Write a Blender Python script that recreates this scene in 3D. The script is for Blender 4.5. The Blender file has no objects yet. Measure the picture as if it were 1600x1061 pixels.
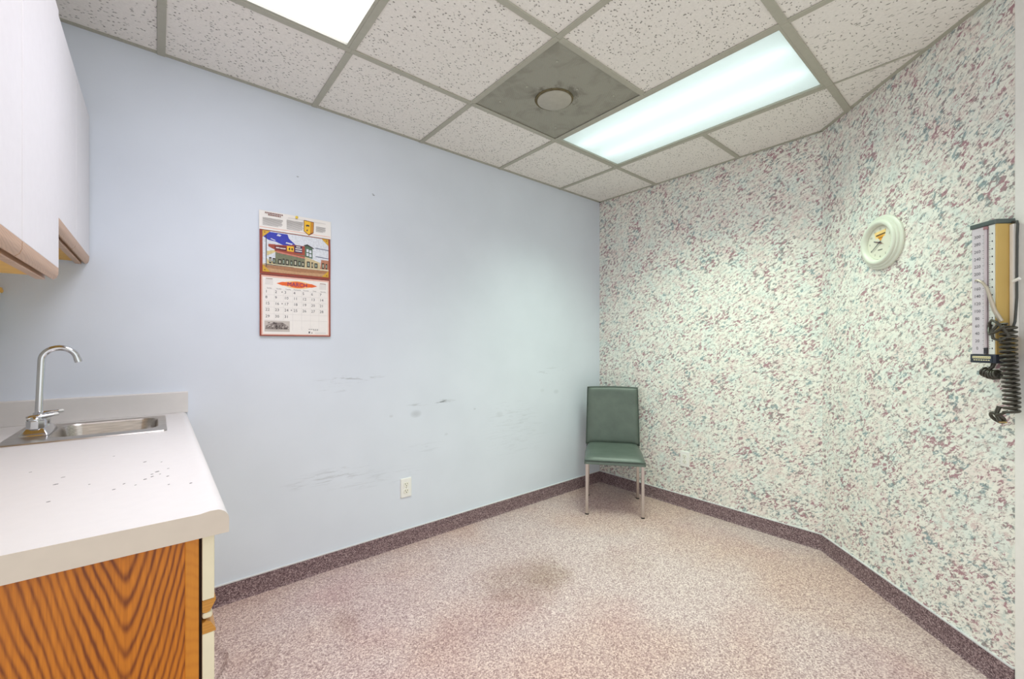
import bpy, bmesh, math, random
from mathutils import Vector, Matrix

random.seed(7)
sc = bpy.context.scene
COL = sc.collection

# ------------------------------------------------------------------ camera, world, exposure
G = 0.6096                      # ceiling grid module (2 ft)
H = 2.427                       # ceiling height
XB = 2.942                      # right (wallpaper) wall
YC = -1.612                     # where the angled wall starts
XL = -0.55                      # left wall
YE = -3.05                      # room end behind the camera, left open to let world light in
YA = -0.546                     # first grid line off the blue wall
S2 = math.sqrt(0.5)

cam_d = bpy.data.cameras.new('camera')
cam = bpy.data.objects.new('camera', cam_d)
COL.objects.link(cam)
cam.location = (-0.0107, -2.3409, 1.1952)
cam.rotation_euler = (math.radians(90), 0, -0.6963)
cam_d.sensor_width = 36.0
cam_d.lens = 36.0 * 661.78 / 1600.0
cam_d.shift_y = 7.0 / 1600.0
cam_d.clip_start = 0.01
sc.camera = cam

world = bpy.data.worlds.new('world')
sc.world = world
world.use_nodes = True
world.node_tree.nodes['Background'].inputs[0].default_value = (0.965, 1.0, 0.985, 1)
world.node_tree.nodes['Background'].inputs[1].default_value = 1.2

sc.view_settings.view_transform = 'Standard'
sc.view_settings.look = 'None'
sc.view_settings.exposure = 0.06
sc.view_settings.gamma = 1.0
sc.view_settings.use_curve_mapping = False
sc.cycles.max_bounces = 7
sc.cycles.diffuse_bounces = 4
sc.cycles.glossy_bounces = 4
sc.cycles.transmission_bounces = 4
sc.cycles.caustics_reflective = False
sc.cycles.caustics_refractive = False
sc.cycles.sample_clamp_indirect = 6.0


# ------------------------------------------------------------------ colour and material helpers
def lin(c):
    c = c / 255.0
    return c / 12.92 if c <= 0.04045 else ((c + 0.055) / 1.055) ** 2.4


def rgb(r, g, b):
    return (lin(r), lin(g), lin(b), 1.0)


class NT:
    """small wrapper that builds a node tree with few words"""
    def __init__(self, name, rough=0.6, metal=0.0, spec=0.5):
        self.m = bpy.data.materials.new(name)
        self.m.use_nodes = True
        self.t = self.m.node_tree
        self.b = self.t.nodes['Principled BSDF']
        self.b.inputs['Roughness'].default_value = rough
        self.b.inputs['Metallic'].default_value = metal
        self.b.inputs['Specular IOR Level'].default_value = spec

    def n(self, kind, **kw):
        nd = self.t.nodes.new(kind)
        for k, v in kw.items():
            setattr(nd, k, v)
        return nd

    def put(self, sock, v):
        if isinstance(v, bpy.types.NodeSocket):
            self.t.links.new(v, sock)
        elif v is not None:
            sock.default_value = v

    def math(self, op, a, b=None, c=None, clamp=False):
        nd = self.n('ShaderNodeMath', operation=op, use_clamp=clamp)
        self.put(nd.inputs[0], a)
        if b is not None:
            self.put(nd.inputs[1], b)
        if c is not None:
            self.put(nd.inputs[2], c)
        return nd.outputs[0]

    def mix(self, f, a, b, blend='MIX'):
        nd = self.n('ShaderNodeMix', data_type='RGBA', blend_type=blend)
        self.put(nd.inputs[0], f)
        self.put(nd.inputs[6], a)
        self.put(nd.inputs[7], b)
        return nd.outputs[2]

    def coord(self, which='Object'):
        return self.n('ShaderNodeTexCoord').outputs[which]

    def mapping(self, vec, loc=(0, 0, 0), rot=(0, 0, 0), scale=(1, 1, 1)):
        nd = self.n('ShaderNodeMapping')
        self.put(nd.inputs[0], vec)
        nd.inputs[1].default_value = loc
        nd.inputs[2].default_value = rot
        nd.inputs[3].default_value = scale
        return nd.outputs[0]

    def noise(self, vec, scale, detail=2.0, rough=0.5, dist=0.0, out=0):
        nd = self.n('ShaderNodeTexNoise')
        self.put(nd.inputs['Vector'], vec)
        nd.inputs['Scale'].default_value = scale
        nd.inputs['Detail'].default_value = detail
        nd.inputs['Roughness'].default_value = rough
        nd.inputs['Distortion'].default_value = dist
        return nd.outputs[out]

    def voronoi(self, vec, scale, feature='F1', rnd=1.0, out='Distance'):
        nd = self.n('ShaderNodeTexVoronoi', feature=feature)
        self.put(nd.inputs['Vector'], vec)
        nd.inputs['Scale'].default_value = scale
        nd.inputs['Randomness'].default_value = rnd
        return nd.outputs[out]

    def ramp(self, f, stops, interp='LINEAR'):
        nd = self.n('ShaderNodeValToRGB')
        nd.color_ramp.interpolation = interp
        el = nd.color_ramp.elements
        while len(el) < len(stops):
            el.new(0.5)
        for e, (p, c) in zip(el, stops):
            e.position = p
            e.color = c if len(c) == 4 else (*c, 1)
        self.put(nd.inputs[0], f)
        return nd.outputs[0]

    def step(self, v, lo, hi):
        nd = self.n('ShaderNodeMapRange', interpolation_type='SMOOTHSTEP')
        self.put(nd.inputs[0], v)
        nd.inputs[1].default_value = lo
        nd.inputs[2].default_value = hi
        nd.inputs[3].default_value = 0.0
        nd.inputs[4].default_value = 1.0
        return nd.outputs[0]

    def sep(self, vec):
        nd = self.n('ShaderNodeSeparateXYZ')
        self.put(nd.inputs[0], vec)
        return nd.outputs

    def comb(self, x, y, z=0.0):
        nd = self.n('ShaderNodeCombineXYZ')
        self.put(nd.inputs[0], x)
        self.put(nd.inputs[1], y)
        self.put(nd.inputs[2], z)
        return nd.outputs[0]

    def bump(self, h, strength=0.3, dist=0.005):
        nd = self.n('ShaderNodeBump')
        self.put(nd.inputs['Height'], h)
        nd.inputs['Strength'].default_value = strength
        nd.inputs['Distance'].default_value = dist
        self.t.links.new(nd.outputs[0], self.b.inputs['Normal'])

    def color(self, c):
        self.put(self.b.inputs['Base Color'], c)
        return self

    def done(self):
        return self.m


MATS = {}


def plain(name, c, rough=0.55, metal=0.0, spec=0.5, vary=0.05, scale=40):
    """one colour with a slight procedural mottling"""
    if name in MATS:
        return MATS[name]
    k = NT(name, rough, metal, spec)
    col = rgb(*c)
    f = k.noise(k.coord(), scale, 3)
    dk = tuple(x * (1 - vary) for x in col[:3]) + (1,)
    lt = tuple(min(1, x * (1 + vary)) for x in col[:3]) + (1,)
    k.color(k.ramp(f, [(0.3, dk), (0.7, lt)]))
    MATS[name] = k.done()
    return MATS[name]


# ---- blue painted wall with its scuffs
def make_blue_wall():
    k = NT('blue_wall_paint', 0.5, 0, 0.35)
    co = k.coord()
    x, y, z = k.sep(co)
    p2 = k.comb(x, z)
    base = k.ramp(k.noise(p2, 3.0, 3), [(0.3, rgb(217, 224, 235)), (0.7, rgb(222, 229, 240))])
    fib = k.noise(k.mapping(p2, scale=(9, 75, 1)), 1.0, 4, 0.6, 0.6)
    fib2 = k.noise(k.mapping(p2, loc=(3, 7, 0), scale=(26, 120, 1)), 1.0, 3, 0.6, 0.8)
    tot = None
    # x, z, half width, half height, strength, threshold, slope
    sc_list = [(0.80, 1.003, 0.22, 0.026, 0.9, 0.50, 0.02), (0.72, 0.955, 0.11, 0.022, 0.6, 0.50, 0.0),
               (1.28, 0.825, 0.20, 0.018, 1.2, 0.50, 0.03), (1.36, 0.832, 0.05, 0.012, 1.4, 0.45, 0.2),
               (2.30, 0.985, 0.26, 0.03, 1.0, 0.55, 0.06), (0.70, 0.49, 0.26, 0.05, 0.7, 0.50, 0.02),
               (1.25, 0.56, 0.16, 0.035, 0.35, 0.5, 0.0), (1.95, 0.70, 0.25, 0.12, 0.25, 0.52, 0.0),
               (0.95, 0.43, 0.30, 0.06, 0.3, 0.5, 0.0), (2.0, 0.55, 0.35, 0.2, 0.2, 0.5, 0.0)]
    for (cx, cz, hw, hh, st, th, sl) in sc_list:
        dx = k.math('SUBTRACT', x, cx)
        dz = k.math('SUBTRACT', k.math('SUBTRACT', z, cz), k.math('MULTIPLY', dx, sl))
        d = k.math('ADD', k.math('POWER', k.math('DIVIDE', dx, hw), 2), k.math('POWER', k.math('DIVIDE', dz, hh), 2))
        m = k.math('SUBTRACT', 1.0, d, clamp=True)
        t = k.math('MULTIPLY', k.math('MULTIPLY', m, k.step(fib, th, th + 0.14)), st)
        tot = t if tot is None else k.math('ADD', tot, t)
    tot = k.math('MULTIPLY', tot, k.math('ADD', 0.45, fib2))
    # round smudges and two nail holes
    for (cx, cz, r, st) in [(1.188, 0.772, 0.032, 0.6), (1.83, 0.70, 0.03, 0.25), (2.40, 0.82, 0.025, 0.3), (2.25, 0.84, 0.02, 0.2),
                            (1.03, 0.775, 0.012, 0.4), (1.62, 0.76, 0.010, 0.5), (1.40, 0.62, 0.012, 0.3),
                            (0.532, 2.042, 0.0055, 1.3), (0.926, 2.037, 0.0065, 1.6), (0.921, 2.043, 0.005, 1.2)]:
        d = k.math('ADD', k.math('POWER', k.math('DIVIDE', k.math('SUBTRACT', x, cx), r * 1.3), 2), k.math('POWER', k.math('DIVIDE', k.math('SUBTRACT', z, cz), r * 0.8), 2))
        tot = k.math('ADD', tot, k.math('MULTIPLY', k.math('SUBTRACT', 1.0, d, clamp=True), st))
    k.color(k.mix(k.math('MULTIPLY', tot, 0.42, clamp=True), base, rgb(92, 98, 100)))
    k.bump(k.noise(p2, 260, 2), 0.08, 0.002)
    return k.done()


# ---- mottled wallpaper
def make_wallpaper():
    k = NT('mottled_wallpaper', 0.75, 0, 0.2)
    co = k.coord()
    x, y, z = k.sep(co)
    p = k.comb(x, z)
    r = k.mapping(p, rot=(0, 0, math.radians(-34)))
    big = k.noise(p, 7.0, 2)
    n1 = k.noise(k.mapping(r, scale=(37, 66, 1)), 1.0, 4.0, 0.72, 0.5)
    n2 = k.noise(k.mapping(r, loc=(11, 5, 0), scale=(36, 62, 1)), 1.0, 4.0, 0.72, 0.5)
    n3 = k.noise(k.mapping(r, loc=(4, 31, 0), scale=(50, 86, 1)), 1.0, 3.0, 0.65, 0.5)
    n4 = k.noise(k.mapping(p, loc=(40, 3, 0)), 9.0, 1)
    hue = k.noise(k.mapping(p, loc=(14, 23, 0)), 17.0, 2)
    hue2 = k.noise(k.mapping(p, loc=(3, 51, 0)), 14.0, 2)
    base = k.ramp(n4, [(0.34, rgb(235, 240, 233)), (0.46, rgb(243, 242, 234)), (0.56, rgb(243, 242, 233)), (0.68, rgb(240, 232, 225))])
    sh = k.math('MULTIPLY', k.math('SUBTRACT', big, 0.5), 0.32)
    m_mid = k.step(k.math('SUBTRACT', n2, sh), 0.50, 0.62)
    m_fleck = k.step(k.math('ADD', n1, sh), 0.515, 0.60)
    m_dark = k.step(n3, 0.565, 0.65)
    mid = k.ramp(hue2, [(0.38, rgb(202, 214, 209)), (0.50, rgb(214, 208, 200)), (0.60, rgb(214, 190, 188))])
    fleck = k.ramp(hue, [(0.40, rgb(142, 162, 166)), (0.47, rgb(146, 140, 138)), (0.54, rgb(170, 126, 136))])
    c = k.mix(k.math('MULTIPLY', m_mid, 0.75), base, mid)
    c = k.mix(k.math('MULTIPLY', m_fleck, 0.92), c, fleck)
    c = k.mix(k.math('MULTIPLY', m_dark, 0.55), c, rgb(108, 98, 98))
    k.color(c)
    k.bump(n3, 0.05, 0.002)
    return k.done()


# ---- carpets
def make_carpet(name, cols, stains_and_patches, scale=210):
    k = NT(name, 0.95, 0, 0.1)
    co = k.coord()
    v = k.voronoi(k.mapping(co, scale=(1, 1, 1)), scale, out='Color')
    r, g, b = k.sep(v)
    f = k.math('ADD', k.math('MULTIPLY', r, 0.6), k.math('MULTIPLY', k.noise(co, scale * 0.45, 3, 0.7), 0.5))
    c = k.ramp(f, cols)
    if stains_and_patches:
        x, y, z = k.sep(co)
        warp = k.noise(co, 5.0, 4, 0.65)
        warm = k.step(k.noise(k.mapping(co, loc=(5, 2, 0)), 1.1, 3), 0.40, 0.66)
        c = k.mix(k.math('MULTIPLY', warm, 0.45), c, k.mix(1.0, c, rgb(250, 226, 205), 'MULTIPLY'))
        c = k.mix(k.math('MULTIPLY', k.step(k.noise(k.mapping(co, loc=(9, 7, 0)), 1.6, 2), 0.5, 0.75), 0.5), c, k.mix(1.0, c, rgb(238, 214, 218), 'MULTIPLY'))
        for (cx, cy, rx, ry, st, col) in stains_and_patches:
            d = k.math('ADD', k.math('POWER', k.math('DIVIDE', k.math('SUBTRACT', x, cx), rx), 2), k.math('POWER', k.math('DIVIDE', k.math('SUBTRACT', y, cy), ry), 2))
            d = k.math('ADD', d, k.math('MULTIPLY', k.math('SUBTRACT', warp, 0.5), 1.6))
            m = k.math('MULTIPLY', k.step(k.math('SUBTRACT', 1.0, d), -0.4, 1.2), st * 0.5)
            c = k.mix(m, c, k.mix(1.0, c, rgb(*col), 'MULTIPLY'))
    k.color(c)
    k.bump(f, 0.5, 0.004)
    return k.done()


def make_ceiling_tile(name, fiss):
    k = NT(name, 0.9, 0, 0.1)
    co = k.n('ShaderNodeNewGeometry').outputs['Position']
    wob = k.noise(co, 60, 2, 0.5, 0, 1)
    vec = k.n('ShaderNodeVectorMath', operation='MULTIPLY_ADD')
    k.put(vec.inputs[0], wob)
    vec.inputs[1].default_value = (0.012, 0.012, 0.012)
    k.put(vec.inputs[2], co)
    v = vec.outputs[0]
    d = k.voronoi(k.mapping(v, scale=(0.8, 1, 1) if not fiss else (1.15, 0.32, 1)), 78)
    pit = k.step(d, 0.30, 0.15)
    d2 = k.voronoi(k.mapping(v, rot=(0, 0, 0.7), scale=(0.55, 1.2, 1)), 66)
    pit2 = k.step(d2, 0.22, 0.10)
    keep = k.step(k.noise(co, 34, 2), 0.42, 0.55)
    p = k.math('MAXIMUM', k.math('MULTIPLY', pit, keep), pit2)
    base = k.ramp(k.noise(co, 130, 3), [(0.3, rgb(236, 232, 226)), (0.7, rgb(244, 240, 234))])
    k.color(k.mix(k.math('MULTIPLY', p, 0.8), base, rgb(116, 110, 102)))
    k.bump(k.math('SUBTRACT', 1.0, p), 0.5, 0.003)
    return k.done()


def make_wood(name, light, dark, xc, k_v=4.5, per=0.03, axis='XZ', contrast=1.0, fine=1.0):
    k = NT(name, 0.38, 0, 0.4)
    co = k.coord()
    s = k.sep(co)
    u, w = {'XZ': (s[0], s[2]), 'YZ': (s[1], s[2]), 'ZY': (s[2], s[1]), 'ZX': (s[2], s[0])}[axis]
    p = k.comb(u, w)
    du = k.math('SUBTRACT', u, xc)
    du = k.math('ADD', du, k.math('MULTIPLY', k.math('SUBTRACT', k.noise(k.mapping(p, scale=(5, 2.2, 1)), 1.0, 2), 0.5), 0.035))
    rr = k.math('SQRT', k.math('ADD', k.math('POWER', du, 2), 0.00012))
    t = k.math('SUBTRACT', w, k.math('MULTIPLY', rr, k_v))
    t = k.math('ADD', t, k.math('MULTIPLY', k.math('SUBTRACT', k.noise(k.mapping(p, scale=(24, 5, 1)), 1.0, 3, 0.55), 0.5), 0.045))
    wv = k.math('SINE', k.math('MULTIPLY', t, 2 * math.pi / per))
    wv = k.math('ADD', k.math('MULTIPLY', wv, 0.5), 0.5)
    fib = k.noise(k.mapping(p, scale=(260, 9, 1)), 1.0, 3, 0.6)
    amp = k.math('ADD', 0.25, k.math('MULTIPLY', k.noise(k.mapping(p, loc=(3, 1, 0), scale=(34, 3, 1)), 1.0, 2), 0.95))
    f = k.math('ADD', k.math('MULTIPLY', k.math('MULTIPLY', k.math('POWER', wv, 2.2), amp), 0.8 * contrast), k.math('MULTIPLY', fib, 0.5 * fine))
    mid = tuple((a * 0.6 + b * 0.4) for a, b in zip(light, dark))
    k.color(k.ramp(f, [(0.12, rgb(*light)), (0.52, rgb(*mid)), (0.95, rgb(*dark))]))
    k.bump(fib, 0.08, 0.002)
    return k.done()


def make_perforated():
    k = NT('perforated_grey_metal', 0.6, 0.0, 0.3)
    co = k.coord()
    d = k.voronoi(k.mapping(co, rot=(0, 0, 0.0)), 150, rnd=0.0)
    hole = k.step(d, 0.36, 0.26)
    x, y, z = k.sep(co)
    rad = k.math('SQRT', k.math('ADD', k.math('POWER', k.math('SUBTRACT', x, 0.0), 2), k.math('POWER', k.math('SUBTRACT', y, 0.0), 2)))
    ring = k.step(rad, 0.17, 0.082)
    ragged = k.noise(co, 9.0, 4, 0.65, 0.8)
    dirt = k.math('MULTIPLY', k.step(ragged, 0.44, 0.68), k.math('ADD', 0.35, k.math('MULTIPLY', ring, 1.3)), clamp=True)
    base = k.mix(k.math('MULTIPLY', hole, 0.55), rgb(168, 167, 154), rgb(60, 58, 52))
    k.color(k.mix(k.math('MULTIPLY', dirt, 0.6), base, rgb(82, 76, 62)))
    return k.done()


M = {}
M['blue'] = make_blue_wall()
M['paper'] = make_wallpaper()
M['carpet'] = make_carpet('pink_speckled_carpet',
                          [(0.18, rgb(142, 121, 122)), (0.42, rgb(180, 159, 158)), (0.62, rgb(202, 182, 180)), (0.9, rgb(232, 217, 212))],
                          [(1.42, -0.72, 0.30, 0.22, 0.9, (196, 178, 160)), (1.55, -0.78, 0.16, 0.13, 0.6, (200, 192, 165)), (1.10, -0.86, 0.35, 0.16, 0.7, (216, 186, 182)),
                           (2.55, -0.40, 0.40, 0.3, 0.4, (214, 196, 202)), (0.60, -0.50, 0.06, 0.12, 0.7, (200, 176, 165)),  # first entry: wide, slightly darker oval on the floor under the chair
                           (0.25, -0.60, 0.10, 0.25, 0.5, (214, 196, 186)), (1.95, -0.95, 0.2, 0.15, 0.35, (216, 206, 190))])
M['basecarpet'] = make_carpet('plum_speckled_carpet',
                              [(0.15, rgb(74, 58, 62)), (0.45, rgb(118, 98, 102)), (0.68, rgb(148, 125, 128)), (0.92, rgb(196, 176, 176))], [], 260)
M['cap'] = plain('pale_base_cap', (214, 214, 216), 0.6)
M['tile'] = make_ceiling_tile('pitted_ceiling_tile', False)
M['tile_f'] = make_ceiling_tile('fissured_ceiling_tile', True)
M['tee'] = plain('painted_grid_metal', (178, 176, 162), 0.5, vary=0.03)
M['plenum'] = plain('plenum_board', (120, 118, 112), 0.9)
M['trim'] = plain('white_trim_paint', (240, 238, 234), 0.5, vary=0.02)
M['paint'] = plain('cream_wall_paint', (226, 224, 220), 0.6, vary=0.02)
M['laminate'] = plain('white_laminate', (226, 223, 226), 0.35, vary=0.015)
M['edge'] = plain('cream_laminate_edge', (228, 217, 188), 0.45, vary=0.02)
M['counter'] = plain('cream_counter_laminate', (217, 214, 212), 0.4, vary=0.012)
M['oakpanel'] = make_wood('orange_oak_veneer', (214, 128, 26), (118, 56, 10), 0.195, 4.2, 0.042, contrast=0.9, fine=1.4)
M['oakstile'] = make_wood('golden_oak_strip', (206, 132, 40), (176, 100, 26), 3.0, 0.5, 0.02, contrast=0.4)
M['oakrail'] = make_wood('pale_oak_rail', (206, 170, 140), (140, 104, 80), 0.05, 6, 0.03, axis='ZY', contrast=0.3)
M['oakpull'] = make_wood('golden_oak_pull', (205, 146, 66), (140, 84, 26), 0.05, 6, 0.03, axis='ZY', contrast=0.3)
M['golden'] = plain('golden_panel', (226, 176, 78), 0.5)
M['darkgap'] = plain('dark_gap_and_kick', (60, 40, 26), 0.8)  # dark brown for the toe kick and the painted shade of the gap
M['chrome'] = plain('chrome', (214, 216, 220), 0.12, 1.0, vary=0.0)
M['steel'] = None
k = NT('brushed_steel', 0.3, 1.0)
k.color(k.ramp(k.noise(k.mapping(k.coord(), scale=(20, 300, 300)), 1.0, 3), [(0.3, rgb(172, 166, 160)), (0.7, rgb(206, 200, 194))]))
M['steel'] = k.done()
M['legsteel'] = plain('satin_chair_steel', (205, 198, 194), 0.28, 1.0, vary=0.02)
M['rubber'] = plain('black_rubber', (34, 33, 32), 0.55)
M['ivory'] = plain('ivory_plastic', (238, 237, 226), 0.4, vary=0.01)
M['white'] = plain('white_plastic', (240, 240, 236), 0.4, vary=0.01)
M['slot'] = plain('dark_slot', (52, 50, 46), 0.7)
k = NT('green_vinyl', 0.42, 0, 0.5)
co = k.coord()
k.color(k.ramp(k.noise(co, 7, 4, 0.6), [(0.3, rgb(80, 91, 84)), (0.7, rgb(96, 107, 99))]))
k.bump(k.noise(co, 220, 3), 0.12, 0.002)
M['vinyl'] = k.done()
M['piping'] = plain('dark_green_piping', (60, 72, 65), 0.45)
M['perf'] = make_perforated()


# ------------------------------------------------------------------ mesh helpers
class MB:
    """collects polygons with material slots and links them as ONE mesh object"""
    def __init__(self):
        self.v, self.f, self.mi = [], [], []
        self.mats = []

    def slot(self, m):
        if m not in self.mats:
            self.mats.append(m)
        return self.mats.index(m)

    def add(self, verts, faces, m):
        o = len(self.v)
        s = self.slot(m)
        self.v += [tuple(p) for p in verts]
        for f in faces:
            self.f.append(tuple(i + o for i in f))
            self.mi.append(s)
        return self

    def box(self, a, b, m):
        (x0, y0, z0), (x1, y1, z1) = [tuple(min(p, q) for p, q in zip(a, b)), tuple(max(p, q) for p, q in zip(a, b))]
        v = [(x0, y0, z0), (x1, y0, z0), (x1, y1, z0), (x0, y1, z0), (x0, y0, z1), (x1, y0, z1), (x1, y1, z1), (x0, y1, z1)]
        return self.add(v, [(3, 2, 1, 0), (4, 5, 6, 7), (0, 1, 5, 4), (1, 2, 6, 5), (2, 3, 7, 6), (3, 0, 4, 7)], m)

    def prism(self, poly, z0, z1, m, frame=None):
        """closed polygon (counter-clockwise, 2D) pushed from z0 to z1; frame maps (a, b, c) to a point"""
        fr = frame or (lambda a, b, c: (a, b, c))
        n = len(poly)
        v = [fr(a, b, z0) for a, b in poly] + [fr(a, b, z1) for a, b in poly]
        f = [tuple(reversed(range(n))), tuple(range(n, 2 * n))]
        f += [(i, (i + 1) % n, n + (i + 1) % n, n + i) for i in range(n)]
        return self.add(v, f, m)

    def lathe(self, prof, m, seg=40, frame=None, ctr=(0, 0)):
        """profile of (radius, height) turned about the local z axis"""
        fr = frame or (lambda a, b, c: (a, b, c))
        v, f = [], []
        for r, h in prof:
            for i in range(seg):
                t = 2 * math.pi * i / seg
                v.append(fr(ctr[0] + r * math.cos(t), ctr[1] + r * math.sin(t), h))
        for j in range(len(prof) - 1):
            for i in range(seg):
                i2 = (i + 1) % seg
                f.append((j * seg + i, j * seg + i2, (j + 1) * seg + i2, (j + 1) * seg + i))
        f.append(tuple(reversed(range(seg))))
        f.append(tuple(range((len(prof) - 1) * seg, len(prof) * seg)))
        return self.add(v, f, m)

    def tube(self, pts, r, m, seg=10, sq=None):
        """round tube, or a flat bar when sq=(half a, half b), along points"""
        pts = [Vector(p) for p in pts]
        n = len(pts)
        rs = r if isinstance(r, (list, tuple)) else [r] * n
        t0 = (pts[1] - pts[0]).normalized()
        up = Vector((0, 0, 1)) if abs(t0.z) < 0.9 else Vector((0, 1, 0))
        nx = t0.cross(up).normalized()
        v, f = [], []
        for i in range(n):
            t = (pts[min(i + 1, n - 1)] - pts[max(i - 1, 0)]).normalized()
            nx = (nx - t * nx.dot(t)).normalized()
            ny = t.cross(nx)
            for j in range(seg):
                a = 2 * math.pi * j / seg
                v.append(pts[i] + nx * (math.cos(a) * rs[i]) + ny * (math.sin(a) * rs[i]))
        for i in range(n - 1):
            for j in range(seg):
                j2 = (j + 1) % seg
                f.append((i * seg + j, i * seg + j2, (i + 1) * seg + j2, (i + 1) * seg + j))
        f.append(tuple(reversed(range(seg))))
        f.append(tuple(range((n - 1) * seg, n * seg)))
        return self.add(v, f, m)

    def text(self, body, size, at, m, frame, align='LEFT', xs=1.0):
        """flat lettering: at = (a, b, c) in the frame"""
        cu = bpy.data.curves.new('lettering', 'FONT')
        cu.body, cu.size, cu.align_x = body, size, align
        cu.resolution_u = 2
        ob = bpy.data.objects.new('lettering', cu)
        COL.objects.link(ob)
        me = bpy.data.meshes.new_from_object(ob)
        v = [frame(at[0] + p.co.x * xs, at[1] + p.co.y, at[2]) for p in me.vertices]
        f = [tuple(p.vertices) for p in me.polygons]
        self.add(v, f, m)
        bpy.data.objects.remove(ob)
        bpy.data.curves.remove(cu)
        bpy.data.meshes.remove(me)
        return self

    def build(self, name, parent=None, smooth=None, bevel=None, seg=2, inv=None):
        me = bpy.data.meshes.new(name)
        vs = self.v if inv is None else [tuple(inv @ Vector(p)) for p in self.v]
        me.from_pydata(vs, [], self.f)
        for m in self.mats:
            me.materials.append(m)
        me.polygons.foreach_set('material_index', self.mi)
        bm = bmesh.new()
        bm.from_mesh(me)
        bmesh.ops.recalc_face_normals(bm, faces=bm.faces)
        bm.to_mesh(me)
        bm.free()
        if smooth is not None:
            me.polygons.foreach_set('use_smooth', [True] * len(me.polygons))
            me.set_sharp_from_angle(angle=math.radians(smooth))
        me.update()
        ob = bpy.data.objects.new(name, me)
        COL.objects.link(ob)
        if parent is not None:
            ob.parent = parent
        if bevel:
            md = ob.modifiers.new('bevel', 'BEVEL')
            md.width, md.segments, md.limit_method, md.angle_limit = bevel, seg, 'ANGLE', math.radians(40)
            md.harden_normals = False
        return ob


def tag(o, label=None, cat=None, group=None, kind=None):
    for key, val in (('label', label), ('category', cat), ('group', group), ('kind', kind)):
        if val:
            o[key] = val
    return o


def empty(name, loc=(0, 0, 0), rz=0.0, label=None, cat=None, group=None, kind=None):
    o = bpy.data.objects.new(name, None)
    o.empty_display_size = 0.1
    COL.objects.link(o)
    o.location = loc
    o.rotation_euler = (0, 0, rz)
    return tag(o, label, cat, group, kind)


def inv_of(o):
    return (Matrix.Translation(o.location) @ o.rotation_euler.to_matrix().to_4x4()).inverted()


def one(bm, name, parent, **kw):
    """part given in world coordinates under a placed Empty"""
    return bm.build(name, parent, inv=inv_of(parent), **kw)


ROOM = [(XL, YE), (XB - (YC - YE), YE), (XB, YC), (XB, 0.0), (XL, 0.0)]     # counter-clockwise, convex


def clip(poly, room=ROOM):
    out = poly
    for i in range(len(room)):
        a, b = room[i], room[(i + 1) % len(room)]
        inp, out = out, []
        side = lambda p: (b[0] - a[0]) * (p[1] - a[1]) - (b[1] - a[1]) * (p[0] - a[0])
        for j in range(len(inp)):
            p, q = inp[j], inp[(j + 1) % len(inp)]
            sp, sq = side(p), side(q)
            if sp >= -1e-9:
                out.append(p)
            if (sp > 1e-9 and sq < -1e-9) or (sp < -1e-9 and sq > 1e-9):
                t = sp / (sp - sq)
                out.append((p[0] + t * (q[0] - p[0]), p[1] + t * (q[1] - p[1])))
        if len(out) < 3:
            return []
    return out


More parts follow.
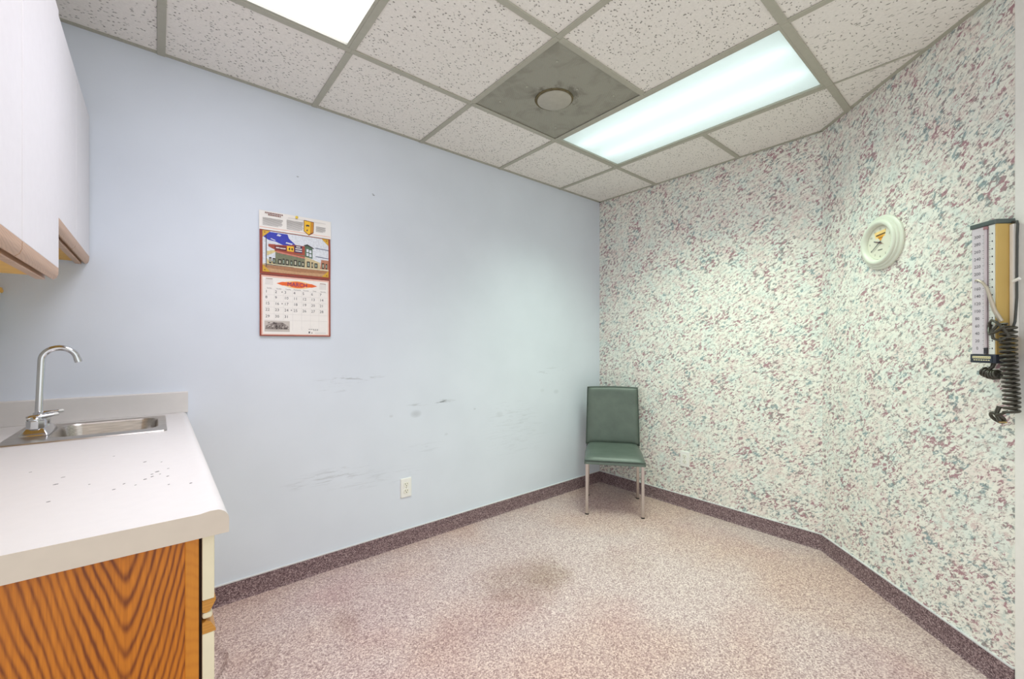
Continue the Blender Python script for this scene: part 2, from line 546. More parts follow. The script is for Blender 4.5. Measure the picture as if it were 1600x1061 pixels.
# ------------------------------------------------------------------ room shell
def build_shell():
    # floor: fine grid so that the carpet can pucker by the cabinet
    nx, ny = 320, 220
    x0, x1, y0, y1 = XL, XB, YE, 0.0
    ridges = [(0.17, -0.50, 0.009, 0.20, 0.011, 0.12), (0.33, -0.55, 0.012, 0.16, 0.006, 0.2), (0.47, -0.50, 0.02, 0.14, 0.005, 0.15),
              (0.66, -0.46, 0.012, 0.10, 0.006, 0.1), (0.27, -0.85, 0.03, 0.25, 0.006, 0.3), (0.85, -0.62, 0.03, 0.12, 0.004, 0.2), (1.35, -1.02, 0.03, 0.2, 0.004, -0.6)]
    v, f = [], []
    for j in range(ny + 1):
        for i in range(nx + 1):
            # denser towards the puckered corner
            u, w = i / nx, j / ny
            x = x0 + (x1 - x0) * (0.55 * u + 0.45 * u * u)
            y = y1 + (y0 - y1) * (0.5 * w + 0.5 * w * w)
            z = 0.0
            for (cx, cy, sx, sy, h, sk) in ridges:
                dx = (x - cx) - sk * (y - cy) - 0.015 * math.sin((y - cy) * 22)
                z += 1.7 * h * math.exp(-(dx / sx) ** 2 - ((y - cy) / sy) ** 2)
            v.append((x, y, z))
    for j in range(ny):
        for i in range(nx):
            a = j * (nx + 1) + i
            f.append((a, a + nx + 1, a + nx + 2, a + 1))
    tag(MB().add(v, f, M['carpet']).build('floor', smooth=60), kind='structure')

    t = 0.10
    tag(MB().box((XL - t, 0, -0.02), (XB + t, t, H + 0.06), M['blue']).build('wall_back'), kind='structure')
    tag(MB().box((XL - t, -1.60, -0.02), (XL, 0.0, H + 0.06), M['paint']).build('wall_left'), kind='structure')  # cut short; the side beyond is left open for world fill light

    # wallpaper walls: local x runs along the wall so that the pattern follows it
    w = MB().box((0, 0, -0.02), (1.612, t, H + 0.06), M['paper']).build('wall_right')
    w.location, w.rotation_euler = (XB, 0, 0), (0, 0, math.radians(-90))
    tag(w, kind='structure')
    w = MB().box((0, 0, -0.02), (1.03, t, H + 0.06), M['paper']).build('wall_angled')
    w.location, w.rotation_euler = (XB, YC, 0), (0, 0, math.radians(-135))
    tag(w, kind='structure')

    # carpet base with its pale cap
    def base(name, loc, rz, length):
        r = empty(name, loc, rz, kind='structure')
        MB().prism([(0, 0), (-0.012, 0.0), (-0.007, 0.012), (-0.006, 0.090), (0, 0.090)], 0, length, M['basecarpet'],
                   frame=lambda a, b, c: (c, a, b)).build('carpet_strip', r)
        MB().box((0, -0.008, 0.090), (length, 0.0, 0.095), M['cap']).build('cap_strip', r)
    base('baseboard_back', (0.07, 0, 0), 0, XB - 0.07)
    base('baseboard_right', (XB, 0, 0), math.radians(-90), 1.612)
    base('baseboard_angled', (XB, YC, 0), math.radians(-135), 1.02)

    # full-height door frame at the end of the angled wall, with its door
    fr = empty('door_1', (XB, YC, 0), math.radians(-135), kind='structure')
    MB().box((1.021, -0.004, 0), (1.085, 0.10, H), M['trim']).build('jamb', fr, bevel=0.004)
    MB().box((1.085, 0.03, 0.01), (1.93, 0.07, H - 0.10), M['trim']).build('door_leaf', fr, bevel=0.003)
    MB().box((1.085, 0.0, H - 0.096), (1.93, 0.10, H), M['trim']).build('head_jamb', fr, bevel=0.003)
    MB().box((1.93, -0.018, 0), (2.0, 0.10, H), M['trim']).build('jamb', fr, bevel=0.004)
    MB().lathe([(0.012, 0), (0.012, 0.03), (0.026, 0.04), (0.028, 0.055), (0.02, 0.066)], M['chrome'], 20,
               frame=lambda a, b, c: (1.86 + a, 0.03 - c, 0.95 + b)).build('door_knob', fr, smooth=40)


build_shell()

# ------------------------------------------------------------------ suspended ceiling
XG = [XL] + [i * G for i in range(0, 5)] + [XB]
YG = [0.0] + [YA - j * G for j in range(0, 5)]
TROFFER = {(1, 1), (1, 2), (4, 1), (4, 2)}          # (column, row) cells of the two light fittings
VENT = (3, 1)


def build_ceiling():
    root = empty('ceiling', (0, 0, H), kind='structure')
    MB().prism(ROOM, 0.14, 0.16, M['plenum']).build('deck', root)
    shared = None
    for ci in range(len(XG) - 1):
        for rj in range(len(YG) - 1):
            if (ci, rj) in TROFFER or (ci, rj) == VENT:
                continue
            xa, xb2, yb, ya = XG[ci], XG[ci + 1], YG[rj], YG[rj + 1]
            full = abs((xb2 - xa) - G) < 1e-6 and abs((yb - ya) - G) < 1e-6
            p = clip([(xa, ya), (xb2, ya), (xb2, yb), (xa, yb)])
            if not p:
                continue
            cx, cy = (xa + xb2) / 2, (ya + yb) / 2
            area = 0.5 * abs(sum(p[i][0] * p[(i + 1) % len(p)][1] - p[(i + 1) % len(p)][0] * p[i][1] for i in range(len(p))))
            whole = full and abs(area - G * G) < 1e-4
            mat = M['tile_f'] if (rj >= 3 and ci >= 4) else M['tile']
            if whole and shared is not None and mat is M['tile']:
                o = bpy.data.objects.new('ceiling_tile', shared)
                COL.objects.link(o)
                o.parent = root
            else:
                o = MB().prism([(x - cx, y - cy) for x, y in p], 0.0, 0.016, mat).build('ceiling_tile', root)
                if whole and mat is M['tile']:
                    shared = o.data
            o.location = (cx, cy, 0.0005 * (random.random() - 0.2))
    hw = 0.0135

    def tee(name, a, b, w=hw):
        (x0, y0), (x1, y1) = a, b
        if abs(x1 - x0) > abs(y1 - y0):
            rect = [(x0, y0 - w), (x1, y0 - w), (x1, y0 + w), (x0, y0 + w)]
        else:
            rect = [(x0 - w, y0), (x0 + w, y0), (x0 + w, y1), (x0 - w, y1)]
        p = clip(rect)
        if p:
            MB().prism(p, -0.006, -0.0005, M['tee']).build(name, root, bevel=0.0015, seg=1)
    # runners parallel to the blue wall
    for j, y in enumerate(YG[1:]):
        for i in range(len(XG) - 1):
            if {(i, j), (i, j + 1)} <= TROFFER:
                continue
            e = hw if j in (1, 3) else 0.0
            tee('cross_tee' if e else 'main_tee', (XG[i] + e, y), (XG[i + 1] - e, y), hw * (1.15 if j == 2 else 1))
    for i, x in enumerate(XG[1:-1]):
        for j in range(len(YG) - 1):
            thin = (i == 4 and j == 3)
            ta = hw if j in (1, 3, 5) else 0.0
            tb = hw if j in (0, 2, 4) else 0.0
            tee('cross_tee', (x, YG[j] - ta), (x, YG[j + 1] + tb), 0.004 if thin else hw)
    # wall angle
    def angle(name, loc, rz, length):
        o = MB().box((0, -0.020, -0.003), (length, 0, 0.0), M['tee']).box((0, -0.002, 0), (length, 0, 0.022), M['tee']).build(name)
        o.location, o.rotation_euler = loc, (0, 0, rz)
        tag(o, kind='structure')
    angle('trim_1', (XL, 0, H), 0, XB - XL)
    angle('trim_2', (XB, 0, H), math.radians(-90), 1.612)
    angle('trim_3', (XB, YC, H), math.radians(-135), 1.02)


build_ceiling()


def make_troffer(x0, label, lens_col, lens_s, lamp_col, lamp_w, tube_s):
    """recessed 2x4 fitting: frame, housing, two tubes, prismatic lens and the light it throws"""
    x1, y1, y0 = x0 + G, YA, YA - 2 * G
    cx, cy = (x0 + x1) / 2, (y0 + y1) / 2
    r = empty('ceiling_light', (cx, cy, H), 0, label, 'ceiling light', 'recessed fluorescent fittings')
    hx, hy, e = G / 2 - 0.014, G - 0.014, 0.012
    fb = MB()
    for a, b in (((-hx, -hy), (hx, -hy + e)), ((-hx, hy - e), (hx, hy)), ((-hx, -hy + e), (-hx + e, hy - e)), ((hx - e, -hy + e), (hx, hy - e))):
        fb.box((a[0], a[1], -0.004), (b[0], b[1], 0.016), M['tee'])
    fb.build('frame', r)
    hb = MB()
    hb.box((-hx, -hy, 0.11), (hx, hy, 0.115), M['white'])
    for a, b in (((-hx, -hy), (hx, -hy + 0.004)), ((-hx, hy - 0.004), (hx, hy)), ((-hx, -hy), (-hx + 0.004, hy)), ((hx - 0.004, -hy), (hx, hy))):
        hb.box((a[0], a[1], 0.017), (b[0], b[1], 0.112), M['white'])
    hb.build('housing', r)
    tm = NT('fluorescent_tube_' + label.split()[0], 0.4)
    tm.color((0.8, 0.8, 0.8, 1))
    tm.put(tm.b.inputs['Emission Color'], (0.84, 0.98, 1.0, 1))
    tm.b.inputs['Emission Strength'].default_value = tube_s
    for sx in (-0.115, 0.115):
        MB().tube([(sx, -hy + 0.03, 0.055), (sx, hy - 0.03, 0.055)], 0.019, tm.m, 10).build('fluorescent_tube', r, smooth=50)
    lm = NT('prismatic_lens_' + label.split()[0], 0.35)
    t = lm.t
    tr = t.nodes.new('ShaderNodeBsdfTranslucent')
    tr.inputs[0].default_value = (0.86, 0.89, 0.89, 1)
    em = t.nodes.new('ShaderNodeEmission')
    em.inputs[0].default_value = lens_col
    em.inputs[1].default_value = lens_s
    ad = t.nodes.new('ShaderNodeAddShader')
    t.links.new(tr.outputs[0], ad.inputs[0])
    t.links.new(em.outputs[0], ad.inputs[1])
    t.links.new(ad.outputs[0], t.nodes['Material Output'].inputs[0])
    lens = MB().add([(-hx + e, -hy + e, 0.006), (hx - e, -hy + e, 0.006), (hx - e, hy - e, 0.006), (-hx + e, hy - e, 0.006)], [(0, 1, 2, 3)], lm.m).build('lens', r)
    ld = bpy.data.lights.new('fluorescent_light', 'AREA')
    ld.shape, ld.size, ld.size_y = 'RECTANGLE', 2 * (hx - e), 2 * (hy - e)
    ld.energy, ld.color = lamp_w, lamp_col[:3]
    ld.spread = math.radians(114)
    lo = bpy.data.objects.new('fluorescent_light', ld)
    COL.objects.link(lo)
    lo.parent = r
    lo.location = (0, 0, -0.006)
    return r


make_troffer(3 * G, 'cool white fluorescent ceiling light beside the grey vent', (0.66, 0.84, 0.86, 1), 0.27, (0.81, 1.0, 0.81, 1), 16.0, 1.25)
make_troffer(0.0, 'lavender white fluorescent ceiling light near the wall cupboards', (0.90, 0.88, 1.0, 1), 2.2, (0.97, 0.93, 1.0, 1), 8.0, 0.8)


def build_vent():
    cx, cy = 2.5 * G, YA - G / 2
    r = empty('ceiling_vent', (cx, cy, H), 0, 'square grey perforated ceiling vent with a round centre disc', 'vent')
    h = G / 2 - 0.012
    MB().box((-h, -h, 0.001), (h, h, 0.006), M['perf']).build('perforated_panel', r)
    MB().lathe([(0.086, 0.0), (0.086, -0.006), (0.080, -0.010), (0.0005, -0.011)], plain('vent_disc', (178, 175, 163), 0.6), 48, ctr=(0.0, 0.012)).build('disc', r, smooth=35)
    MB().lathe([(0.097, 0.0), (0.095, -0.003), (0.088, -0.0035)], plain('vent_ring_grime', (104, 94, 66), 0.8, vary=0.3), 48, ctr=(-0.003, 0.012)).build('disc_ring', r, smooth=35)
    for (a, b) in ((-0.20, -0.2), (0.2, 0.2), (-0.2, 0.2), (0.2, -0.2), (0.02, -0.12), (-0.18, 0.02)):
        MB().lathe([(0.005, 0.001), (0.005, -0.002), (0.003, -0.003)], M['tee'], 10, ctr=(a, b)).build('rivet', r)


build_vent()


# ------------------------------------------------------------------ counter, base cabinets, sink, tap
T = 0.898


def build_counter():
    r = empty('countertop', (-0.23, -0.71, T), 0, 'cream laminate countertop with a rounded front edge and a raised back lip', 'countertop')
    x0, x1, y0, y1, th = XL, 0.088, -1.425, 0.0, 0.042
    hx0, hx1, hy0, hy1 = -0.345, -0.006, -0.445, -0.105
    prof = [(x0, T), (hx0, T), (hx1, T), (0.045, T), (0.060, T + 0.0025)]
    R = 0.021
    for i in range(1, 8):
        a = math.pi / 2 * (1 - i / 7)
        prof.append((x1 - R + R * math.cos(a), T + 0.0025 - R + R * math.sin(a)))
    prof += [(x1, T - th), (x1 - 0.022, T - th), (hx1, T - th), (hx0, T - th), (x0, T - th)]
    ys = [y0, hy0, hy1, y1]
    n = len(prof)
    v = [(x, y, z) for y in ys for x, z in prof]
    f = []
    for j in range(3):
        for i in range(n):
            i2 = (i + 1) % n
            if j == 1 and i in (1, n - 3):
                continue
            f.append((j * n + i, j * n + i2, (j + 1) * n + i2, (j + 1) * n + i))
    f.append(tuple(range(n)))
    f.append(tuple(range(3 * n, 4 * n)))
    a, b, c, d = 1, 2, n - 3, n - 2      # hole corners: top left, top right, bottom right, bottom left
    f += [(n + a, 2 * n + a, 2 * n + d, n + d), (n + b, n + c, 2 * n + c, 2 * n + b), (n + a, n + d, n + c, n + b), (2 * n + a, 2 * n + b, 2 * n + c, 2 * n + d)]
    one(MB().add(v, f, M['counter']), 'slab', r, smooth=35)
    end_m = plain('beige_end_face', (206, 192, 178), 0.45, vary=0.02)
    one(MB().prism([(x, z) for x, z in prof], y0 - 0.0008, y0 + 0.0001, end_m, frame=lambda p, q, s: (p, s, q)), 'end_face', r)  # thin sheet over the near end, beiger and darker than the slab
    lip = MB()
    lip.prism([(-0.02, T), (-0.02, T + 0.088), (-0.017, T + 0.091), (0, T + 0.091), (0, T)], XL, 0.090, M['counter'], frame=lambda p, q, s: (s, p, q))
    one(lip, 'side_splash', r, bevel=0.001, seg=1)
    lip = MB()
    lip.prism([(0.02, T), (0.02, T + 0.088), (0.017, T + 0.091), (0, T + 0.091), (0, T)], -1.425, -0.0205, M['counter'], frame=lambda p, q, s: (XL + p, s, q))
    one(lip, 'back_splash', r)
    # wear flecks of the laminate, thin chips set in the surface
    fl = MB()
    specks = [(-0.1, -0.805), (-0.237, -0.873), (-0.177, -1.034), (-0.173, -0.975), (-0.122, -1.08), (-0.08, -1.156), (-0.066, -1.122), (-0.047, -1.148),
              (-0.032, -1.111), (-0.021, -1.096), (-0.021, -1.073), (-0.012, -1.055), (-0.007, -1.084), (0.008, -1.039), (0.006, -1.114), (0.007, -1.188),
              (0.05, -1.081), (0.043, -1.207), (-0.169, -1.169), (-0.004, -0.957), (-0.036, -0.93)]
    cm = plain('worn_fleck', (120, 118, 116), 0.7)
    for i, (px, py) in enumerate(specks):
        s = 0.0016 + 0.0012 * random.random() + (0.001 if i in (2, 8, 9, 11) else 0)
        an = 0.4 + random.random() * 0.8
        pts = []
        for q in range(6):
            t = q * math.pi / 3
            rr = s * (0.7 + 0.5 * random.random())
            u, w = rr * 1.5 * math.cos(t), rr * 0.9 * math.sin(t)
            pts.append((px + u * math.cos(an) - w * math.sin(an), py + u * math.sin(an) + w * math.cos(an)))
        fl.prism(pts, T, T + 0.0004, cm)
    one(fl, 'worn_flecks', r)['kind'] = 'stuff'


build_counter()


def build_base_cabinets():
    zt = T - 0.043
    for idx, (ya, yb, lab) in enumerate(((-1.40, -0.705, 'orange oak base cabinet with cream fronts, near end of the counter'),
                                         (-0.705, 0.0, 'orange oak base cabinet with cream fronts, under the sink'))):
        r = empty('base_cabinet', ((XL + 0.05) / 2, (ya + yb) / 2, 0), 0, lab, 'cabinet', 'base cabinets under the counter')
        one(MB().box((XL, ya + 0.002, 0.09), (0.026, ya + 0.02, zt), M['oakpanel']), 'side_panel', r)
        one(MB().box((XL, yb - 0.02, 0.09), (0.026, yb - 0.002, zt), M['oakpanel']), 'side_panel', r)
        one(MB().box((XL, ya + 0.02, 0.09), (0.03, yb - 0.02, 0.108), M['oakpanel']), 'bottom_panel', r)
        one(MB().box((XL, ya + 0.02, 0.0), (-0.02, yb - 0.02, 0.09), M['darkgap']), 'toe_kick', r)
        one(MB().box((0.026, ya - 0.001, 0.09), (0.0455, ya + 0.036, zt), M['oakstile']), 'stile', r, bevel=0.0012, seg=1)
        one(MB().box((0.026, yb - 0.036, 0.09), (0.0455, yb - 0.001, zt), M['oakstile']), 'stile', r, bevel=0.0012, seg=1)
        one(MB().box((0.026, ya + 0.036, zt - 0.03), (0.0455, yb - 0.036, zt), M['oakstile']), 'rail', r)
        one(MB().box((0.026, ya + 0.036, 0.69), (0.0455, yb - 0.036, 0.725), M['oakstile']), 'rail', r)
        one(MB().box((0.0455, ya + 0.012, 0.10), (0.0505, yb - 0.012, zt - 0.004), M['darkgap']), 'gap_shade_strip', r)  # dark strip filling the gap behind the fronts, its shade put in as colour
        ym = (ya + yb) / 2
        xf, xb_ = 0.0505, 0.0685
        cove = lambda z, s: [(xf, z), (xf, z + s * 0.020), (xf + 0.006, z + s * 0.0225), (xf + 0.012, z + s * 0.020), (xb_ - 0.002, z + s * 0.012), (xb_ + 0.002, z + s * 0.004), (xb_ + 0.002, z)]
        for (pa, pb) in ((ya + 0.001, ym - 0.002), (ym + 0.002, yb - 0.001)):
            dr = one(MB().box((xf, pa, 0.732), (xb_, pb, zt - 0.003), M['edge']), 'drawer_front', r, bevel=0.001, seg=1)
            bm = MB().prism([(a, b) for a, b in cove(0.7315, -1)], pa, pb, M['oakpull'], frame=lambda p, q, s: (p, s, q))
            o = one(bm, 'pull_rail', r)
            o.parent = dr
            dz = 0.672
            dr = one(MB().box((xf, pa, 0.10), (xb_, pb, dz - 0.0005), M['edge']), 'door', r, bevel=0.001, seg=1)
            bm = MB().prism([(a, b) for a, b in cove(dz, 1)], pa, pb, M['oakpull'], frame=lambda p, q, s: (p, s, q))
            o = one(bm, 'pull_rail', r)
            o.parent = dr
        # the flat strip seen between the two pulls, cream like the fronts
        one(MB().box((0.0505, ya + 0.003, 0.6965), (0.066, yb - 0.003, 0.7085), M['edge']), 'filler_strip', r, bevel=0.004)


build_base_cabinets()


def rrect(x0, x1, y0, y1, rad, z, n=8):
    p = []
    for cx, cy, a0 in ((x1 - rad, y1 - rad, 0), (x0 + rad, y1 - rad, 90), (x0 + rad, y0 + rad, 180), (x1 - rad, y0 + rad, 270)):
        for i in range(n):
            a = math.radians(a0 + 90 * i / (n - 1))
            p.append((cx + rad * math.cos(a), cy + rad * math.sin(a), z))
    return p


def build_sink():
    r = empty('bar_sink', (-0.18, -0.27, T), 0, 'small square stainless steel sink set into the countertop', 'sink')
    loops = [rrect(-0.372, 0.014, -0.470, -0.082, 0.012, T + 0.0005), rrect(-0.370, 0.012, -0.468, -0.084, 0.011, T + 0.004), rrect(-0.362, 0.004, -0.460, -0.092, 0.010, T + 0.005),
             rrect(-0.276, -0.010, -0.400, -0.122, 0.050, T + 0.003), rrect(-0.272, -0.014, -0.396, -0.126, 0.048, T - 0.004),
             rrect(-0.264, -0.022, -0.388, -0.134, 0.045, T - 0.120), rrect(-0.240, -0.046, -0.364, -0.158, 0.040, T - 0.138), rrect(-0.165, -0.120, -0.283, -0.239, 0.020, T - 0.142)]
    n = len(loops[0])
    v = [p for l in loops for p in l]
    f = [(j * n + i, j * n + (i + 1) % n, (j + 1) * n + (i + 1) % n, (j + 1) * n + i) for j in range(len(loops) - 1) for i in range(n)]
    f.append(tuple(range((len(loops) - 1) * n, len(loops) * n)))
    one(MB().add(v, f, M['steel']), 'bowl', r, smooth=50)
    one(MB().lathe([(0.036, T - 0.139), (0.034, T - 0.1365), (0.026, T - 0.138), (0.0005, T - 0.1395)], M['chrome'], 28, ctr=(-0.143, -0.261)), 'drain', r, smooth=40)


build_sink()


def build_faucet():
    y0 = -0.255
    zb = T + 0.004
    r = empty('faucet', (-0.312, y0, zb), 0, 'chrome gooseneck tap with two lever handles behind the sink bowl', 'faucet')
    # bevelled base plate
    a, b = rrect(-0.347, -0.281, y0 - 0.083, y0 + 0.083, 0.004, zb, 4), rrect(-0.345, -0.283, y0 - 0.081, y0 + 0.081, 0.004, zb + 0.006, 4)
    c = rrect(-0.336, -0.292, y0 - 0.066, y0 + 0.066, 0.004, zb + 0.021, 4)
    n = len(a)
    v = a + b + c
    f = [(j * n + i, j * n + (i + 1) % n, (j + 1) * n + (i + 1) % n, (j + 1) * n + i) for j in range(2) for i in range(n)] + [tuple(range(2 * n, 3 * n)), tuple(reversed(range(n)))]
    one(MB().add(v, f, M['chrome']), 'base_plate', r, smooth=30)
    # spout
    pts = [(-0.3145, y0, zb + 0.02), (-0.3145, y0, zb + 0.05), (-0.311, y0, zb + 0.15), (-0.308, y0, 1.138)]
    for i in range(1, 15):
        t = math.radians(180 - i * 11.2)
        pts.append((-0.266 + 0.042 * math.cos(t), y0, 1.140 + 0.042 * math.sin(t)))
    e = pts[-1]
    pts.append((e[0] + 0.004, y0, e[2] - 0.014))
    sp = one(MB().tube(pts, 0.0095, M['chrome'], 20), 'spout', r, smooth=60)
    e = Vector(pts[-1])
    dr = Vector((0.27, 0, -0.96))
    o = one(MB().tube([e - dr * 0.004, e + dr * 0.010], 0.0105, M['chrome'], 20), 'aerator', r, smooth=60)
    o.parent = sp
    one(MB().lathe([(0.020, zb + 0.02), (0.020, zb + 0.036), (0.013, zb + 0.048), (0.0105, zb + 0.052)], M['chrome'], 24, ctr=(-0.3145, y0)), 'spout_collar', r, smooth=40)
    # valves with lever handles
    for s, yy, ang in ((-1, y0 - 0.051, math.radians(12)), (1, y0 + 0.051, math.radians(-4))):
        body = MB()
        body.prism([(math.cos(q) * 0.0215 - 0.314, math.sin(q) * 0.0215 + yy) for q in [math.radians(22.5 + 45 * i) for i in range(8)]], zb + 0.020, zb + 0.046, M['chrome'])
        hb = one(body, 'valve', r, bevel=0.0012, seg=2)
        lev = MB()
        ca, sa = math.cos(ang), math.sin(ang)
        P = lambda u, z: (-0.314 + u * ca, yy + u * sa, z)
        lev.tube([P(-0.020, zb + 0.053), P(-0.010, zb + 0.055), P(0.012, zb + 0.057), P(0.034, zb + 0.060), P(0.046, zb + 0.062)], [0.007, 0.0095, 0.0085, 0.006, 0.0045], M['chrome'], 14)
        lev.lathe([(0.017, zb + 0.0455), (0.018, zb + 0.050), (0.013, zb + 0.058), (0.0005, zb + 0.060)], M['chrome'], 20, ctr=(-0.314, yy))
        lo = one(lev, 'lever_handle', r, smooth=50)
        lo.parent = hb
        tip = one(MB().tube([P(0.040, zb + 0.061), P(0.050, zb + 0.0625), P(0.052, zb + 0.063)], [0.0052, 0.0050, 0.003], M['white'], 12), 'lever_tip', r, smooth=50)
        tip.parent = hb


build_faucet()


# ------------------------------------------------------------------ wall cupboards
def build_uppers():
    xf = -0.217
    zt = 2.088

    def cupboard(ya, yb, zb, doors, label, xo=0.0):
        r = empty('wall_cabinet', ((XL + xf) / 2, (ya + yb) / 2, zb), 0, label, 'wall cabinet', 'white wall cabinets above the counter')
        x1 = xf - 0.022
        one(MB().box((XL, ya, zb + 0.01), (x1 - 0.018, ya + 0.016, zt), M['laminate']), 'side_panel', r)
        one(MB().box((XL, yb - 0.016, zb + 0.01), (x1 - 0.018, yb, zt), M['laminate']), 'side_panel', r)
        one(MB().box((XL, ya + 0.016, zb + 0.004), (x1 - 0.018, yb - 0.016, zb + 0.018), M['golden']), 'bottom_panel', r)
        one(MB().box((XL, ya + 0.016, zt - 0.016), (x1 - 0.018, yb - 0.016, zt), M['laminate']), 'top_panel', r)
        one(MB().box((x1 - 0.018, ya, zb - 0.004), (x1, yb, zb + 0.034), M['oakrail']), 'bottom_rail', r, bevel=0.0015, seg=1)
        one(MB().box((x1 - 0.018, ya, zt - 0.034), (x1, yb, zt), M['oakrail']), 'top_rail', r)
        for yy in (ya, yb - 0.018):
            one(MB().box((x1 - 0.018, yy, zb + 0.0345), (x1, yy + 0.018, zt - 0.0345), M['oakrail']), 'stile', r)
        for (da, db) in doors:
            d = one(MB().box((xf - 0.018 + xo, da, zb + 0.028), (xf + xo, db, zt - 0.002), M['laminate']), 'door', r, bevel=0.0012, seg=2)
            # finger pull along the lower edge, rounded at the front
            pr = [(xf - 0.018 + xo, zb + 0.0278), (xf - 0.018 + xo, zb + 0.002), (xf - 0.010 + xo, zb - 0.003), (xf - 0.004 + xo, zb + 0.002), (xf - 0.0005 + xo, zb + 0.012), (xf + xo, zb + 0.0278)]
            o = one(MB().prism(pr, da, db, M['oakrail'], frame=lambda p, q, s: (p, s, q)), 'pull_rail', r, smooth=50)
            o.parent = d
            o = one(MB().box((xf - 0.017 + xo, db, zb + 0.028), (xf - 0.001 + xo, db + 0.0012, zt - 0.003), M['edge']), 'edge_band', r)
            o.parent = d
    cupboard(-0.690, -0.002, 1.510, ((-0.688, -0.352), (-0.348, -0.006)), 'shorter white wall cabinet next to the blue wall, above the sink')
    cupboard(-1.486, -0.694, 1.369, ((-1.484, -1.0945), (-1.0895, -0.697)), 'taller white wall cabinet nearest the camera, above the counter', 0.003)


build_uppers()

# small dispenser in the corner under the cupboards
def build_dispenser():
    cx, cy = -0.479, -0.050
    r = empty('cup_dispenser', (cx, cy, 1.22), 0, 'white tapered dispenser with a golden lid, below the short wall cabinet', 'dispenser')
    one(MB().lathe([(0.034, 1.215), (0.037, 1.225), (0.044, 1.372), (0.044, 1.376)], M['ivory'], 28, ctr=(cx, cy)), 'body', r, smooth=40)
    one(MB().lathe([(0.049, 1.376), (0.051, 1.382), (0.048, 1.393), (0.030, 1.398), (0.0005, 1.399)], M['golden'], 28, ctr=(cx, cy)), 'lid', r, smooth=40)
    one(MB().box((cx - 0.015, cy + 0.040, 1.24), (cx + 0.015, -0.0005, 1.36), M['ivory']), 'wall_bracket', r)


build_dispenser()


